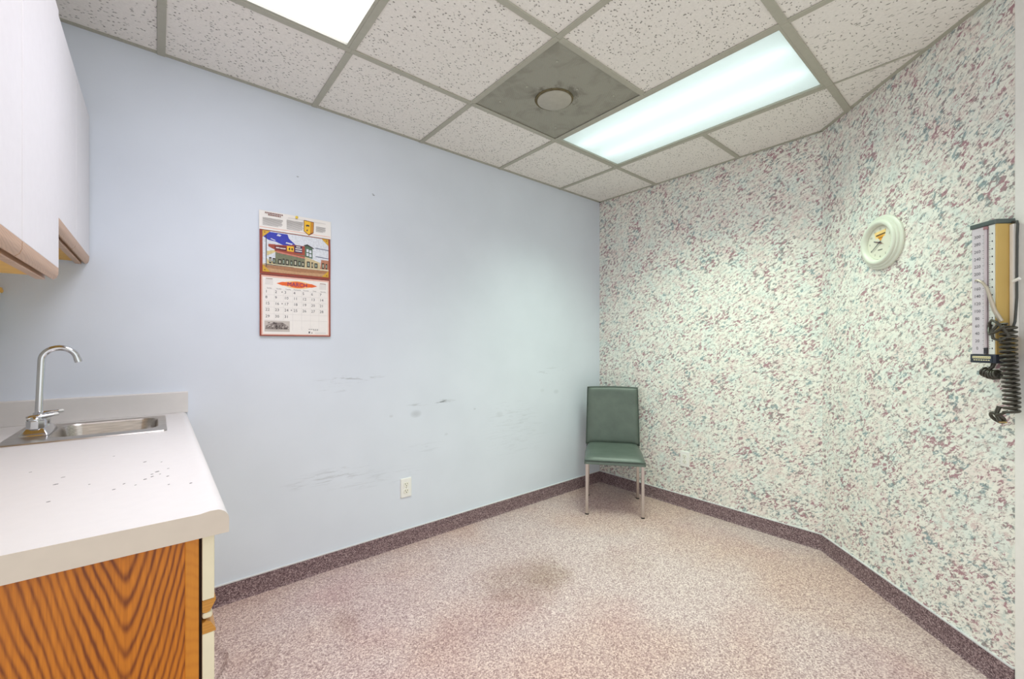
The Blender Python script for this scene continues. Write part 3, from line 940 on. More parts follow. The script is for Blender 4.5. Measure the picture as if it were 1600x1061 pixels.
# ------------------------------------------------------------------ chair
def build_chair():
    # local frame: x to the sitter's left in the picture's right, y towards the back, origin on the floor between the legs
    a, b = Vector((2.292, -0.397)), Vector((2.535, -0.699))
    w = (b - a).normalized()
    bk = Vector((-w.y, w.x))
    dep = 0.40
    c = (a + b) / 2 + bk * dep / 2
    r = empty('side_chair', (c.x, c.y, 0), math.atan2(w.y, w.x), 'green vinyl side chair with steel legs in the room corner', 'chair')
    hw, hd = 0.193, dep / 2
    # legs: flat steel bars, slightly splayed, small feet
    for sx in (-1, 1):
        for sy in (-1, 1):
            lg = MB()
            x, y = sx * (hw - 0.004), sy * (hd - 0.010)
            top = 0.372 if sy < 0 else 0.40
            yt = y * 0.94
            s = 0.0105
            v = []
            for (px, py, pz) in ((x, y, 0.006), (x, yt, top)):
                v += [(px - s, py - s, pz), (px + s, py - s, pz), (px + s, py + s, pz), (px - s, py + s, pz)]
            lg.add(v, [(3, 2, 1, 0), (4, 5, 6, 7), (0, 1, 5, 4), (1, 2, 6, 5), (2, 3, 7, 6), (3, 0, 4, 7)], M['legsteel'])
            lo = lg.build('leg', r, bevel=0.0035, seg=3)
            MB().lathe([(0.0125, 0.0), (0.0135, 0.003), (0.012, 0.008)], M['rubber'], 14, ctr=(x, y)).build('glide', lo)
            br = MB().box((x - 0.012, yt - 0.012, top - 0.012), (x + 0.012, yt + 0.012, top + 0.004), M['rubber']).build('leg_socket', lo, bevel=0.002)
    # under-seat frame
    fr = MB()
    for sx in (-1, 1):
        fr.tube([(sx * (hw - 0.016), -hd + 0.02, 0.362), (sx * (hw - 0.016), hd - 0.02, 0.372)], 0.008, M['legsteel'], 10)
    fr.tube([(-hw + 0.02, -hd + 0.02, 0.362), (hw - 0.02, -hd + 0.02, 0.362)], 0.006, M['legsteel'], 10)
    fr.tube([(-hw + 0.02, hd - 0.02, 0.372), (hw - 0.02, hd - 0.02, 0.372)], 0.006, M['legsteel'], 10)
    fr.build('seat_frame', r, smooth=50)

    # upholstered pads: grid surface with soft edges
    def pad(name, cols, rows, fn, thick):
        v, f = [], []
        for side in (0, 1):
            for j in range(rows + 1):
                for i in range(cols + 1):
                    v.append(fn(-1 + 2 * i / cols, -1 + 2 * j / rows, side))
        n1 = (cols + 1) * (rows + 1)
        for side in (0, 1):
            for j in range(rows):
                for i in range(cols):
                    q = side * n1 + j * (cols + 1) + i
                    f.append((q, q + 1, q + cols + 2, q + cols + 1))
        ring = [i for i in range(cols + 1)] + [j * (cols + 1) + cols for j in range(1, rows + 1)] + [rows * (cols + 1) + i for i in range(cols - 1, -1, -1)] + [j * (cols + 1) for j in range(rows - 1, 0, -1)]
        for q in range(len(ring)):
            p, p2 = ring[q], ring[(q + 1) % len(ring)]
            f.append((p, p2, p2 + n1, p + n1))
        return MB().add(v, f, M['vinyl']).build(name, r, smooth=70)

    def seat(u, t, side):
        e = (1 - abs(u) ** 7) * (1 - abs(t) ** 9)
        x = u * (0.206 - 0.010 * max(0, t))
        y = -hd - 0.022 + (t + 1) / 2 * (dep + 0.02)
        roll = max(0.0, (-t - 0.62) / 0.38)
        z = 0.392 + 0.034 * (e ** 0.5 if e > 0 else 0) + 0.010 * t - 0.012 * roll ** 2 - 0.006 * (1 - u * u) * (1 - t * t)
        if side:
            z = 0.372 + 0.012 * t
        return (x, y, z)
    sp = pad('seat', 22, 20, seat, 0.05)
    MB().tube([(-0.205, -hd - 0.020, 0.386), (0.205, -hd - 0.020, 0.386)], 0.0035, M['piping'], 8).build('seat_piping', sp, smooth=60)

    yb0, zb0, zb1, lean = hd + 0.002, 0.405, 0.858, 0.045

    def back(u, t, side):
        h = (t + 1) / 2
        e = (1 - abs(u) ** 8) * (1 - abs(t) ** 10)
        x = u * (0.205 - 0.010 * h)
        z = zb0 + h * (zb1 - zb0) - 0.005 * u * u * h
        y = yb0 + lean * h + 0.016 * (1 - u * u) * 0.8
        if side == 0:
            y -= 0.008 + 0.018 * (e ** 0.5 if e > 0 else 0)
        else:
            y += 0.008 + 0.012 * (e ** 0.5 if e > 0 else 0)
        return (x, y, z)
    bp = pad('backrest', 22, 22, back, 0.04)
    pp = [back(-1, t, 0) for t in [-1 + q / 10 for q in range(0, 21)]] + [back(u, 1, 0) for u in [-1 + q / 10 for q in range(1, 21)]] + [back(1, t, 0) for t in [1 - q / 10 for q in range(1, 21)]]
    MB().tube([(x * 0.985, y - 0.001, z - (0.004 if z > 0.85 else 0)) for x, y, z in pp], 0.0042, M['piping'], 8).build('back_piping', bp, smooth=60)
    for sx in (-1, 1):
        MB().tube([(sx * 0.165, yb0 + 0.016, 0.38), (sx * 0.165, yb0 + 0.026, 0.50)], 0.008, M['legsteel'], 10).build('back_support', r, smooth=50)


build_chair()


# ------------------------------------------------------------------ outlets
def build_outlet(loc, rz, label):
    r = empty('power_outlet', loc, rz, label, 'outlet', 'wall power outlets')
    h, w2 = 0.0575, 0.035
    plate = MB()
    a = [(-w2, -h), (w2, -h), (w2, h), (-w2, h)]
    plate.prism(a, 0.0, 0.003, M['white'], frame=lambda p, q, s: (p, -s, q))
    plate.build('cover_plate', r, bevel=0.002)
    plate = MB().prism([(p * 0.93, q * 0.955) for p, q in a], 0.003, 0.0062, M['white'], frame=lambda p, q, s: (p, -s, q)).build('cover_face', r, bevel=0.0015)
    for zc in (0.0195, -0.0195):
        rec = MB()
        poly = []
        for i in range(24):
            t = 2 * math.pi * i / 24
            poly.append((max(-0.0155, min(0.0155, 0.0172 * math.cos(t))), zc + max(-0.0135, min(0.0135, 0.0165 * math.sin(t)))))
        rec.prism(poly, 0.0062, 0.0085, M['ivory'], frame=lambda p, q, s: (p, -s, q))
        o = rec.build('receptacle', r)
        for (px, pz, sw, sh) in ((-0.0065, zc + 0.004, 0.0022, 0.0085), (0.0065, zc + 0.004, 0.0022, 0.0070), (0.0, zc - 0.0072, 0.0046, 0.0046)):
            MB().box((px - sw / 2, -0.0085, pz - sh / 2), (px + sw / 2, -0.0090, pz + sh / 2), M['slot']).build('slot', o)
    MB().lathe([(0.003, 0.0062), (0.003, 0.0075), (0.0005, 0.0078)], M['tee'], 12, frame=lambda p, q, s: (p, -s, q)).build('screw', r)


build_outlet((1.122, 0.0, 0.341), 0, 'white power outlet low on the blue wall')
build_outlet((XB, -0.778, 0.356), math.radians(-90), 'white power outlet on the wallpapered wall beside the chair')


# ------------------------------------------------------------------ clock (on the angled wall)
def wall_frame(s0, z0):
    """frame on the angled wall: a along the wall, b up, c out of the wall"""
    return lambda a, b, c: (s0 + a, -c, z0 + b)


def build_clock():
    r = empty('wall_clock', (XB - S2 * 0.448, YC - S2 * 0.448, 1.676), math.radians(-135), 'round white stepped wall clock on the angled wallpapered wall', 'clock')
    fr = lambda a, b, c: (a, -c, b)
    wm = plain('clock_white', (222, 226, 212), 0.4, vary=0.01)
    prof = [(0.125, 0.0), (0.127, 0.003), (0.1265, 0.009), (0.121, 0.0135), (0.1155, 0.0142), (0.1150, 0.0175), (0.1125, 0.021), (0.1055, 0.0222), (0.1050, 0.026), (0.1015, 0.0305), (0.094, 0.0325), (0.087, 0.0305), (0.082, 0.024), (0.0795, 0.0165), (0.0795, 0.004), (0.0005, 0.004)]
    MB().lathe(prof, wm, 72, frame=fr).build('case', r, smooth=38)
    MB().lathe([(0.0785, 0.0045), (0.0785, 0.0125), (0.0005, 0.0126)], plain('clock_dial', (226, 224, 208), 0.6, vary=0.01), 48, frame=fr).build('dial', r, smooth=30)
    ink = plain('clock_ink', (84, 84, 80), 0.6)
    z = 0.0129
    mk = MB()
    for i in range(12):
        if i in (11, 0, 1):
            continue
        t = math.radians(90 - 30 * i)
        mk.text(str(i), 0.014, (0.064 * math.cos(t), 0.064 * math.sin(t) - 0.005, z), ink, fr, 'CENTER')
    mk.text('12', 0.014, (0, 0.059, z), ink, fr, 'CENTER')
    mk.text('1', 0.014, (0.032, 0.050, z), ink, fr, 'CENTER')
    mk.text('11', 0.014, (-0.032, 0.050, z), ink, fr, 'CENTER')
    mk.build('numerals', r)['kind'] = 'stuff'
    lg = MB()
    org, ye, dk = plain('logo_orange', (240, 168, 52), 0.6), plain('logo_yellow', (250, 214, 140), 0.6), plain('logo_brown', (110, 82, 40), 0.6)
    pl = lambda pts, m, zz: lg.add([fr(a, b, zz) for a, b in pts], [tuple(range(len(pts)))], m)
    pl([(-0.036, 0.052), (0.036, 0.058), (0.03, 0.026), (-0.028, 0.022)], ye, z - 0.0001)
    pl([(-0.020, 0.032), (0.026, 0.034), (0.003, 0.006)], org, z)
    pl([(-0.026, 0.032), (0.032, 0.036), (0.031, 0.043), (-0.025, 0.039)], dk, z + 0.0001)
    pl([(-0.012, 0.0235), (0.017, 0.0245), (0.015, 0.0215), (-0.010, 0.0205)], dk, z + 0.0001)
    pl([(-0.014, -0.036), (0.014, -0.036), (0.014, -0.032), (-0.014, -0.032)], ink, z)
    lg.build('dial_emblem', r)['kind'] = 'stuff'

    hm = plain('clock_hand', (62, 60, 74), 0.5)

    def hand(name, deg, length, w, zz, m, tail=0.012):
        t = math.radians(90 - deg)
        d, p = Vector((math.cos(t), math.sin(t))), Vector((-math.sin(t), math.cos(t)))
        pts = [tuple(-d * tail + p * w * 0.7), tuple(-d * tail - p * w * 0.7), tuple(d * length - p * w * 0.45), tuple(d * length + p * w * 0.45)]
        MB().prism(pts, zz, zz + 0.0008, m, frame=fr).build(name, r)
    hand('hour_hand', 288, 0.038, 0.0036, 0.0150, hm)
    hand('minute_hand', 235, 0.062, 0.0026, 0.0165, hm)
    hand('second_hand', 112, 0.030, 0.0012, 0.0180, plain('red_hand', (150, 80, 60), 0.5), 0.02)
    MB().lathe([(0.004, 0.0126), (0.004, 0.0195), (0.0005, 0.020)], hm, 16, frame=fr).build('hub', r)


build_clock()


# ------------------------------------------------------------------ wall sphygmomanometer
def build_manometer():
    r = empty('blood_pressure_gauge', (XB, YC, 0), math.radians(-135), 'wall mounted blood pressure gauge with a mercury scale and black coiled hose', 'gauge')
    fr = wall_frame(0, 0)
    s0, s1, z0, z1, dp = 0.939, 1.022, 1.129, 1.621, 0.060
    gold = plain('gold_painted_metal', (210, 178, 106), 0.42, 0.0, vary=0.04, scale=9)
    dkg = plain('dark_green_plastic', (84, 96, 94), 0.4)
    navy = plain('dark_navy_plastic', (48, 54, 66), 0.4)
    lav = plain('lavender_scale_card', (216, 208, 216), 0.5, vary=0.02)
    ink = plain('scale_ink', (66, 62, 72), 0.6)
    bx = lambda a0, a1, b0, b1, c0, c1, m: MB().box(fr(a0, b0, c0), fr(a1, b1, c1), m)
    bx(s0 + 0.001, s1, z0 + 0.030, z1 - 0.016, 0.003, dp, gold).build('body', r, bevel=0.002)
    cap = MB()
    cap.prism([(s0 - 0.003, 0.0), (s1 + 0.003, 0.0), (s1 + 0.003, dp + 0.003), (s1 - 0.004, dp + 0.006), (s0 - 0.003, dp + 0.006)], z1 - 0.016, z1, dkg, frame=lambda p, q, c: fr(p, c, q))
    cap.build('top_cap', r, bevel=0.003)
    cap = MB()
    cap.prism([(s0 - 0.002, 0.0), (s1 + 0.002, 0.0), (s1 + 0.002, dp + 0.003), (s1 - 0.004, dp + 0.005), (s0 - 0.002, dp + 0.005)], z0, z0 + 0.030, navy, frame=lambda p, q, c: fr(p, c, q))
    cap.build('bottom_cap', r, bevel=0.002)
    pl = bx(s0 + 0.006, s1 - 0.008, z0 + 0.004, z0 + 0.026, dp + 0.005, dp + 0.0062, navy).build('name_plate', r)
    pr = MB()
    cr = plain('plate_cream_print', (226, 218, 178), 0.5)
    q = lambda a0, a1, b0, b1, c, m: pr.add([fr(a0, b0, c), fr(a1, b0, c), fr(a1, b1, c), fr(a0, b1, c)], [(0, 1, 2, 3)], m)
    q(s0 + 0.008, s1 - 0.012, z0 + 0.0155, z0 + 0.0235, dp + 0.0064, cr)
    for i in range(9):
        a = s0 + 0.010 + i * 0.0068
        q(a, a + 0.0052, z0 + 0.018, z0 + 0.0205, dp + 0.0066, plain('plate_print_brown', (150, 138, 96), 0.5))
    for i in range(7):
        a = s0 + 0.012 + i * 0.0083
        q(a, a + 0.006, z0 + 0.0085, z0 + 0.0115, dp + 0.0064, cr)
    pr.build('plate_print', r)['kind'] = 'stuff'
    # scale cards either side of the glass column
    zc0, zc1 = z0 + 0.031, z1 - 0.017
    bx(s0 + 0.002, s0 + 0.046, zc0, zc1, dp, dp + 0.002, lav).build('scale_card', r)
    bx(s0 + 0.060, s1 - 0.003, zc0, zc1, dp, dp + 0.002, plain('pale_scale_card', (226, 228, 222), 0.5, vary=0.02)).build('scale_card', r)
    bx(s0 + 0.046, s0 + 0.060, zc0, zc1, dp, dp + 0.0006, plain('column_channel', (188, 172, 176), 0.5)).build('column_channel', r)
    MB().tube([fr(s0 + 0.053, zc0 + 0.002, dp + 0.005), fr(s0 + 0.053, zc1 - 0.004, dp + 0.005)], 0.0042, plain('glass_column', (206, 194, 200), 0.08, vary=0.0), 12).build('glass_column', r, smooth=60)
    MB().tube([fr(s0 + 0.053, zc0 + 0.001, dp + 0.005), fr(s0 + 0.053, zc0 + 0.022, dp + 0.005)], 0.0050, plain('mercury', (70, 70, 74), 0.2, 0.8), 12).build('mercury', r, smooth=60)
    MB().tube([fr(s0 + 0.053, zc1 - 0.012, dp + 0.005), fr(s0 + 0.053, zc1 - 0.002, dp + 0.005)], 0.0062, plain('column_end', (160, 120, 124), 0.4), 12).build('column_end', r, smooth=60)
    nm = MB()
    za, zb = zc0 + 0.020, zc1 - 0.030
    for i in range(16):
        zz = za + (zb - za) * i / 15
        nm.text(str(i * 20), 0.0150, (s0 + 0.021, zz - 0.0052, dp + 0.0023), ink, fr, 'CENTER', 1.05)
    nm.build('scale_numbers', r)['kind'] = 'stuff'
    tk = MB()
    for i in range(61):
        zz = za + (zb - za) * i / 60
        lw = 0.0008 if i % 4 else 0.0014
        L = 0.004 if i % 2 else 0.006
        for (a0, a1) in ((s0 + 0.0455 - L, s0 + 0.0455), (s0 + 0.0605, s0 + 0.0605 + L)):
            tk.add([fr(a0, zz - lw / 2, dp + 0.0023), fr(a1, zz - lw / 2, dp + 0.0023), fr(a1, zz + lw / 2, dp + 0.0023), fr(a0, zz + lw / 2, dp + 0.0023)], [(0, 1, 2, 3)], ink)
        if i % 4 == 0:
            tk.add([fr(s0 + 0.070, zz - 0.0025, dp + 0.0023), fr(s0 + 0.074, zz - 0.0025, dp + 0.0023), fr(s0 + 0.074, zz + 0.0025, dp + 0.0023), fr(s0 + 0.070, zz + 0.0025, dp + 0.0023)], [(0, 1, 2, 3)], ink)
    tk.build('scale_ticks', r)['kind'] = 'stuff'
    # white bracket at the side and the thin hose that loops over it
    bx(s1 + 0.001, s1 + 0.016, 1.22, 1.600, 0.004, 0.022, M['trim']).build('side_bracket', r, bevel=0.003)
    pts = []
    for (a, b, c) in ((1.018, 1.606, 0.012), (1.030, 1.609, 0.014), (1.042, 1.606, 0.016), (1.046, 1.595, 0.018), (1.0465, 1.56, 0.020), (1.0455, 1.45, 0.020), (1.0455, 1.35, 0.020), (1.044, 1.27, 0.024), (1.040, 1.24, 0.03)):
        pts.append(fr(a, b, c))
    MB().tube(pts, 0.0035, plain('grey_hose', (70, 72, 70), 0.45), 10).build('thin_hose', r, smooth=60)
    MB().tube([fr(1.040, 1.405, 0.026), fr(1.060, 1.412, 0.026)], 0.005, M['trim'], 10).build('bracket_peg', r, smooth=60)
    # bent metal hook in front of the case
    MB().tube([fr(0.975, 1.418, 0.082), fr(0.984, 1.418, 0.082), fr(0.998, 1.408, 0.081), fr(1.010, 1.388, 0.078), fr(1.018, 1.350, 0.074), fr(1.024, 1.310, 0.068), fr(1.034, 1.272, 0.056)],
              [0.0032, 0.0036, 0.004, 0.0045, 0.0055, 0.0065, 0.0065], plain('pale_hook_metal', (196, 186, 170), 0.35, 0.5), 12).build('hook', r, smooth=60)
    # coiled hose
    hose = plain('black_coiled_hose', (66, 63, 54), 0.2)
    cs, cd = 1.0515, 0.050

    def helix(path, turns, rad, ph=0.0, n=20):
        """coil wound about a polyline of (a, b, c)"""
        P = [Vector(p) for p in path]
        seg = [(P[i + 1] - P[i]).length for i in range(len(P) - 1)]
        L = sum(seg)
        out = []
        N = int(turns * n)
        for i in range(N + 1):
            t = i / N
            d = t * L
            j = 0
            while j < len(seg) - 1 and d > seg[j]:
                d -= seg[j]
                j += 1
            c = P[j].lerp(P[j + 1], min(1, d / seg[j]))
            dr = (P[j + 1] - P[j]).normalized()
            u = dr.cross(Vector((0, 0, 1)) if abs(dr.z) < 0.8 else Vector((1, 0, 0))).normalized()
            w = dr.cross(u)
            a = 2 * math.pi * turns * t + ph
            out.append(c + u * rad * math.cos(a) + w * rad * math.sin(a))
        return [fr(*p) for p in out]
    co = MB()
    co.tube(helix([(cs - 0.002, 1.255, cd), (cs - 0.001, 1.15, cd), (cs + 0.004, 1.02, cd - 0.004), (cs + 0.004, 0.965, cd - 0.004)], 20, 0.0175), 0.0043, hose, 8)
    co.build('coiled_hose', r, smooth=70)
    # the tangled turns at the top, the short coil under the case and the free loop at the bottom
    tg = MB()
    tg.tube([fr(*p) for p in ((1.005, 1.245, 0.062), (1.010, 1.268, 0.070), (1.024, 1.276, 0.076), (1.042, 1.268, 0.078), (1.056, 1.248, 0.072), (1.062, 1.222, 0.06), (1.050, 1.206, 0.076), (1.034, 1.214, 0.082), (1.026, 1.238, 0.078), (1.040, 1.262, 0.07), (1.058, 1.262, 0.06))], 0.0045, hose, 8)
    tg.tube([fr(*p) for p in ((1.000, 1.262, 0.060), (1.008, 1.240, 0.070), (1.022, 1.228, 0.080), (1.044, 1.236, 0.082), (1.060, 1.256, 0.07))], 0.0045, hose, 8)
    tg.build('hose_tangle', r, smooth=70)
    sb = MB()
    sb.tube(helix([(0.966, 1.100, 0.050), (1.000, 1.088, 0.052), (1.026, 1.092, 0.056)], 6, 0.0135), 0.0036, hose, 8)
    sb.tube([fr(*p) for p in ((0.995, 1.135, 0.040), (0.993, 1.115, 0.045), (0.985, 1.105, 0.050))], 0.006, hose, 8)
    sb.build('short_coil', r, smooth=70)
    lp = MB()
    ring = []
    for i in range(25):
        t = 2 * math.pi * i / 24
        ring.append(fr(1.022 + 0.019 * math.cos(t), 0.945 + 0.016 * math.sin(t), 0.056 + 0.012 * math.sin(t)))
    lp.tube(ring, 0.0052, hose, 8)
    lp.tube([fr(*p) for p in ((1.016, 0.962, 0.066), (1.030, 0.955, 0.068), (1.046, 0.962, 0.064), (1.056, 0.972, 0.056))], 0.0045, hose, 8)
    lp.tube([fr(*p) for p in ((1.034, 0.935, 0.060), (1.028, 0.960, 0.066), (1.034, 0.985, 0.062))], 0.0065, hose, 8)
    lp.build('hose_loop', r, smooth=70)
    MB().tube([fr(1.030, 0.933, 0.056), fr(1.052, 0.9335, 0.058)], [0.005, 0.0028], plain('brass_end', (196, 170, 120), 0.3, 0.8), 10).build('hose_end', r, smooth=60)


build_manometer()


# ------------------------------------------------------------------ calendar on the blue wall
def build_calendar():
    X0, Z0, W = 0.363, 1.234, 0.325
    ZM, ZP, ZT = 1.533, 1.752, 1.841
    r = empty('wall_calendar', (X0 + W / 2, 0, Z0), 0, 'paper wall calendar open at March with a painted street scene', 'calendar')
    fr0 = lambda a, b, c: (a - X0 - W / 2, -c, b - Z0)
    red, cream = plain('calendar_brick_red', (150, 66, 50), 0.55), plain('calendar_paper', (240, 236, 232), 0.6, vary=0.015)
    ink, grey, pale = plain('calendar_ink', (66, 62, 72), 0.6), plain('calendar_grey_print', (176, 172, 172), 0.6), plain('calendar_rule', (206, 202, 200), 0.6)
    pinkish = plain('calendar_soft_pink', (232, 190, 176), 0.6)

    def sheet(x0, x1, z0, z1, curl, m):
        """paper sheet with thickness and a gentle curl; curl(v) = distance from the wall"""
        n = 10
        v, f = [], []
        for s in (0, 1):
            for j in range(n + 1):
                t = j / n
                c = curl(t) + (0.0 if s else 0.0012)
                v += [fr0(x0, z0 + (z1 - z0) * t, c), fr0(x1, z0 + (z1 - z0) * t, c)]
        for s in (0, 1):
            for j in range(n):
                q = s * 2 * (n + 1) + 2 * j
                f.append((q, q + 1, q + 3, q + 2))
        o = 2 * (n + 1)
        for j in range(n):
            f += [(2 * j, 2 * j + 2, o + 2 * j + 2, o + 2 * j), (2 * j + 1, 2 * j + 3, o + 2 * j + 3, o + 2 * j + 1)]
        f += [(0, 1, o + 1, o), (2 * n, 2 * n + 1, o + 2 * n + 1, o + 2 * n)]
        return MB().add(v, f, m)

    flat = lambda off: (lambda t: off)

    def painter(mb, x0, x1, z0, z1, c0):
        P = lambda u, v, c=0.0: fr0(x0 + (x1 - x0) * u, z0 + (z1 - z0) * v, c0 + c)
        def poly(pts, m, c=0.0):
            mb.add([P(u, v, c) for u, v in pts], [tuple(range(len(pts)))], m)
        def rect(u0, v0, u1, v1, m, c=0.0):
            poly([(u0, v0), (u1, v0), (u1, v1), (u0, v1)], m, c)
        return P, poly, rect

    # header leaf
    h = sheet(X0 - 0.002, X0 + W + 0.004, ZP - 0.004, ZT, lambda t: 0.003 + 0.004 * (1 - t), cream).build('header_leaf', r)
    hp = MB()
    P, poly, rect = painter(hp, X0, X0 + W, ZP, ZT, 0.0078)
    rect(0.0, 0.0, 1.0, 0.10, pinkish)
    for (u0, u1, vv) in ((0.07, 0.31, 0.86), (0.11, 0.28, 0.76)):
        u = u0
        while u < u1:
            wd = 0.012 + 0.012 * random.random()
            rect(u, vv, u + wd, vv + 0.06, plain('calendar_title', (128, 74, 66), 0.6))
            u += wd + 0.006
    for (u0, u1, va, vb) in ((0.04, 0.31, 0.20, 0.68), (0.36, 0.60, 0.16, 0.74), (0.78, 0.94, 0.28, 0.66)):
        n = int((vb - va) / 0.055)
        for i in range(n):
            e = u1 - (0.0 if i else 0.05) - 0.02 * random.random()
            rect(u0, va + i * 0.055, e, va + i * 0.055 + 0.028, grey)
    rect(0.38, 0.80, 0.93, 0.82, pale)
    hp.build('header_print', h)['kind'] = 'stuff'
    sh = MB()
    P, poly, rect = painter(sh, X0, X0 + W, ZP, ZT, 0.0081)
    yel, dyl, brn = plain('emblem_yellow', (240, 190, 50), 0.55), plain('emblem_gold', (206, 140, 40), 0.55), plain('emblem_brown', (120, 62, 40), 0.55)
    poly([(0.600, 0.20), (0.675, -0.02), (0.745, 0.16), (0.750, 0.80), (0.605, 0.84)], brn)
    poly([(0.608, 0.22), (0.672, 0.04), (0.700, 0.12), (0.705, 0.78), (0.612, 0.80)], yel, 0.0001)
    poly([(0.705, 0.14), (0.738, 0.20), (0.742, 0.76), (0.710, 0.78)], dyl, 0.0001)
    poly([(0.630, 0.56), (0.645, 0.46), (0.660, 0.52), (0.680, 0.48), (0.684, 0.58), (0.655, 0.60)], ink, 0.0002)
    poly([(0.640, 0.24), (0.652, 0.20), (0.662, 0.30), (0.650, 0.34)], ink, 0.0002)
    sh.build('emblem', h)['kind'] = 'stuff'
    MB().lathe([(0.006, 0.006), (0.007, 0.010), (0.004, 0.013), (0.0005, 0.0135)], plain('pin_yellow', (232, 200, 70), 0.4), 16, frame=fr0, ctr=(X0 + W * 0.50, ZT - 0.008)).build('hanging_pin', r, smooth=40)

    # picture leaf
    pc = sheet(X0, X0 + W, ZM + 0.001, ZP, lambda t: 0.0075 - 0.003 * t + 0.004 * math.sin(math.pi * t), red).build('picture_leaf', r)
    pm = MB()

    class Curved:
        pass
    x0, x1, z0, z1 = X0 + 0.012, X0 + W - 0.010, ZM + 0.012, ZP - 0.008
    def PP(u, v, c=0.0):
        t = ((z0 + (z1 - z0) * v) - (ZM + 0.001)) / (ZP - ZM - 0.001)
        return fr0(x0 + (x1 - x0) * u, z0 + (z1 - z0) * v, 0.0075 - 0.003 * t + 0.004 * math.sin(math.pi * t) + 0.0018 + c)
    def poly(pts, m, c=0.0):
        pm.add([PP(u, v, c) for u, v in pts], [tuple(range(len(pts)))], m)
    def rect(u0, v0, u1, v1, m, c=0.0):
        n = max(1, int((v1 - v0) / 0.12))
        for i in range(n):
            a, b = v0 + (v1 - v0) * i / n, v0 + (v1 - v0) * (i + 1) / n
            poly([(u0, a), (u1, a), (u1, b), (u0, b)], m, c)
    K = lambda n, c: plain('picture_' + n, c, 0.6, vary=0.12, scale=130)
    sky, blue, brick, green, tan, street, dark, sign = (K('cloud', (218, 222, 230)), K('sky_blue', (52, 62, 176)), K('brick', (164, 76, 58)), K('green', (88, 112, 92)), K('tan', (214, 196, 140)),
                                                       K('street', (172, 124, 90)), K('shadow', (58, 52, 50)), K('sign_white', (236, 232, 230)))
    rect(0, 0, 1, 1, sky)
    poly([(0.0, 0.86), (0.10, 0.98), (0.36, 0.98), (0.38, 0.88), (0.48, 0.74), (0.42, 0.70), (0.30, 0.69), (0.18, 0.76), (0.08, 0.78)], blue, 0.0002)
    poly([(0.22, 0.96), (0.27, 0.94), (0.25, 0.90), (0.20, 0.91)], sky, 0.0003)
    poly([(0.34, 0.78), (0.44, 0.76), (0.42, 0.73), (0.33, 0.75)], sky, 0.0003)
    poly([(0.12, 0.83), (0.19, 0.79), (0.17, 0.78), (0.11, 0.81)], sky, 0.0003)
    rect(0, 0, 1, 0.19, street, 0.0002)
    poly([(0, 0.10), (0.5, 0.06), (1, 0.09), (1, 0.0), (0, 0.0)], K('street_pale', (196, 156, 118)), 0.0003)
    rect(0, 0.165, 1, 0.20, K('kerb', (214, 206, 178)), 0.0003)
    poly([(0, 0.185), (0.06, 0.17), (0.45, 0.165), (0.45, 0.172), (0.06, 0.188)], dark, 0.0004)
    # left low shop, long brick shop, two storey green corner, low row on the right
    poly([(0.06, 0.19), (0.20, 0.19), (0.20, 0.56), (0.06, 0.50)], tan, 0.0003)
    poly([(0.08, 0.62), (0.18, 0.55), (0.18, 0.69), (0.08, 0.68)], brick, 0.0003)
    rect(0.18, 0.20, 0.62, 0.50, K('shop_front', (118, 122, 98)), 0.0003)
    poly([(0.17, 0.52), (0.62, 0.44), (0.63, 0.74), (0.46, 0.74), (0.34, 0.70), (0.17, 0.68)], brick, 0.0004)
    poly([(0.17, 0.56), (0.34, 0.55), (0.34, 0.67), (0.17, 0.66)], K('sign_maroon', (112, 42, 48)), 0.0005)
    poly([(0.46, 0.55), (0.58, 0.55), (0.58, 0.73), (0.46, 0.73)], K('sign_navy', (70, 48, 84)), 0.0005)
    rect(0.35, 0.56, 0.45, 0.69, yel, 0.0005)
    poly([(0.37, 0.62), (0.385, 0.58), (0.40, 0.62), (0.39, 0.66)], dark, 0.0006)
    poly([(0.41, 0.62), (0.43, 0.58), (0.44, 0.63), (0.425, 0.66)], dark, 0.0006)
    for (u0, u1, v0) in ((0.19, 0.23, 0.60), (0.245, 0.325, 0.595), (0.49, 0.55, 0.685), (0.475, 0.57, 0.635), (0.475, 0.57, 0.58)):
        u = u0
        while u < u1:
            rect(u, v0, u + 0.010, v0 + 0.028, sign, 0.0006)
            u += 0.0125
    poly([(0.20, 0.49), (0.62, 0.42), (0.62, 0.45), (0.20, 0.53)], K('awning', (204, 128, 112)), 0.0005)
    poly([(0.62, 0.19), (0.86, 0.19), (0.86, 0.36), (0.62, 0.48)], K('shop_tan', (206, 190, 150)), 0.0004)
    poly([(0.62, 0.47), (0.74, 0.44), (0.74, 0.70), (0.66, 0.78), (0.62, 0.76)], green, 0.0005)
    for (u0, v0) in ((0.645, 0.60), (0.69, 0.58), (0.645, 0.50), (0.69, 0.48)):
        rect(u0, v0, u0 + 0.034, v0 + 0.075, sky, 0.0006)
    poly([(0.60, 0.76), (0.66, 0.80), (0.76, 0.72), (0.76, 0.69), (0.66, 0.76), (0.62, 0.74)], dark, 0.0006)
    poly([(0.86, 0.20), (1.0, 0.20), (1.0, 0.44), (0.88, 0.44)], K('far_shop', (186, 130, 104)), 0.0004)
    for i, (u0, wd) in enumerate(((0.09, 0.035), (0.14, 0.04), (0.22, 0.05), (0.285, 0.03), (0.33, 0.045), (0.40, 0.03), (0.45, 0.05), (0.52, 0.035), (0.57, 0.04), (0.65, 0.05), (0.72, 0.03), (0.77, 0.05), (0.89, 0.04), (0.95, 0.03))):
        hh = 0.36 - 0.012 * (i % 3)
        rect(u0, 0.21, u0 + wd, hh, dark, 0.0006)
        rect(u0 + wd * 0.25, 0.24, u0 + wd * 0.75, hh - 0.03, K('pane', (150, 166, 150)) if i % 2 else K('pane_b', (188, 184, 160)), 0.0007)
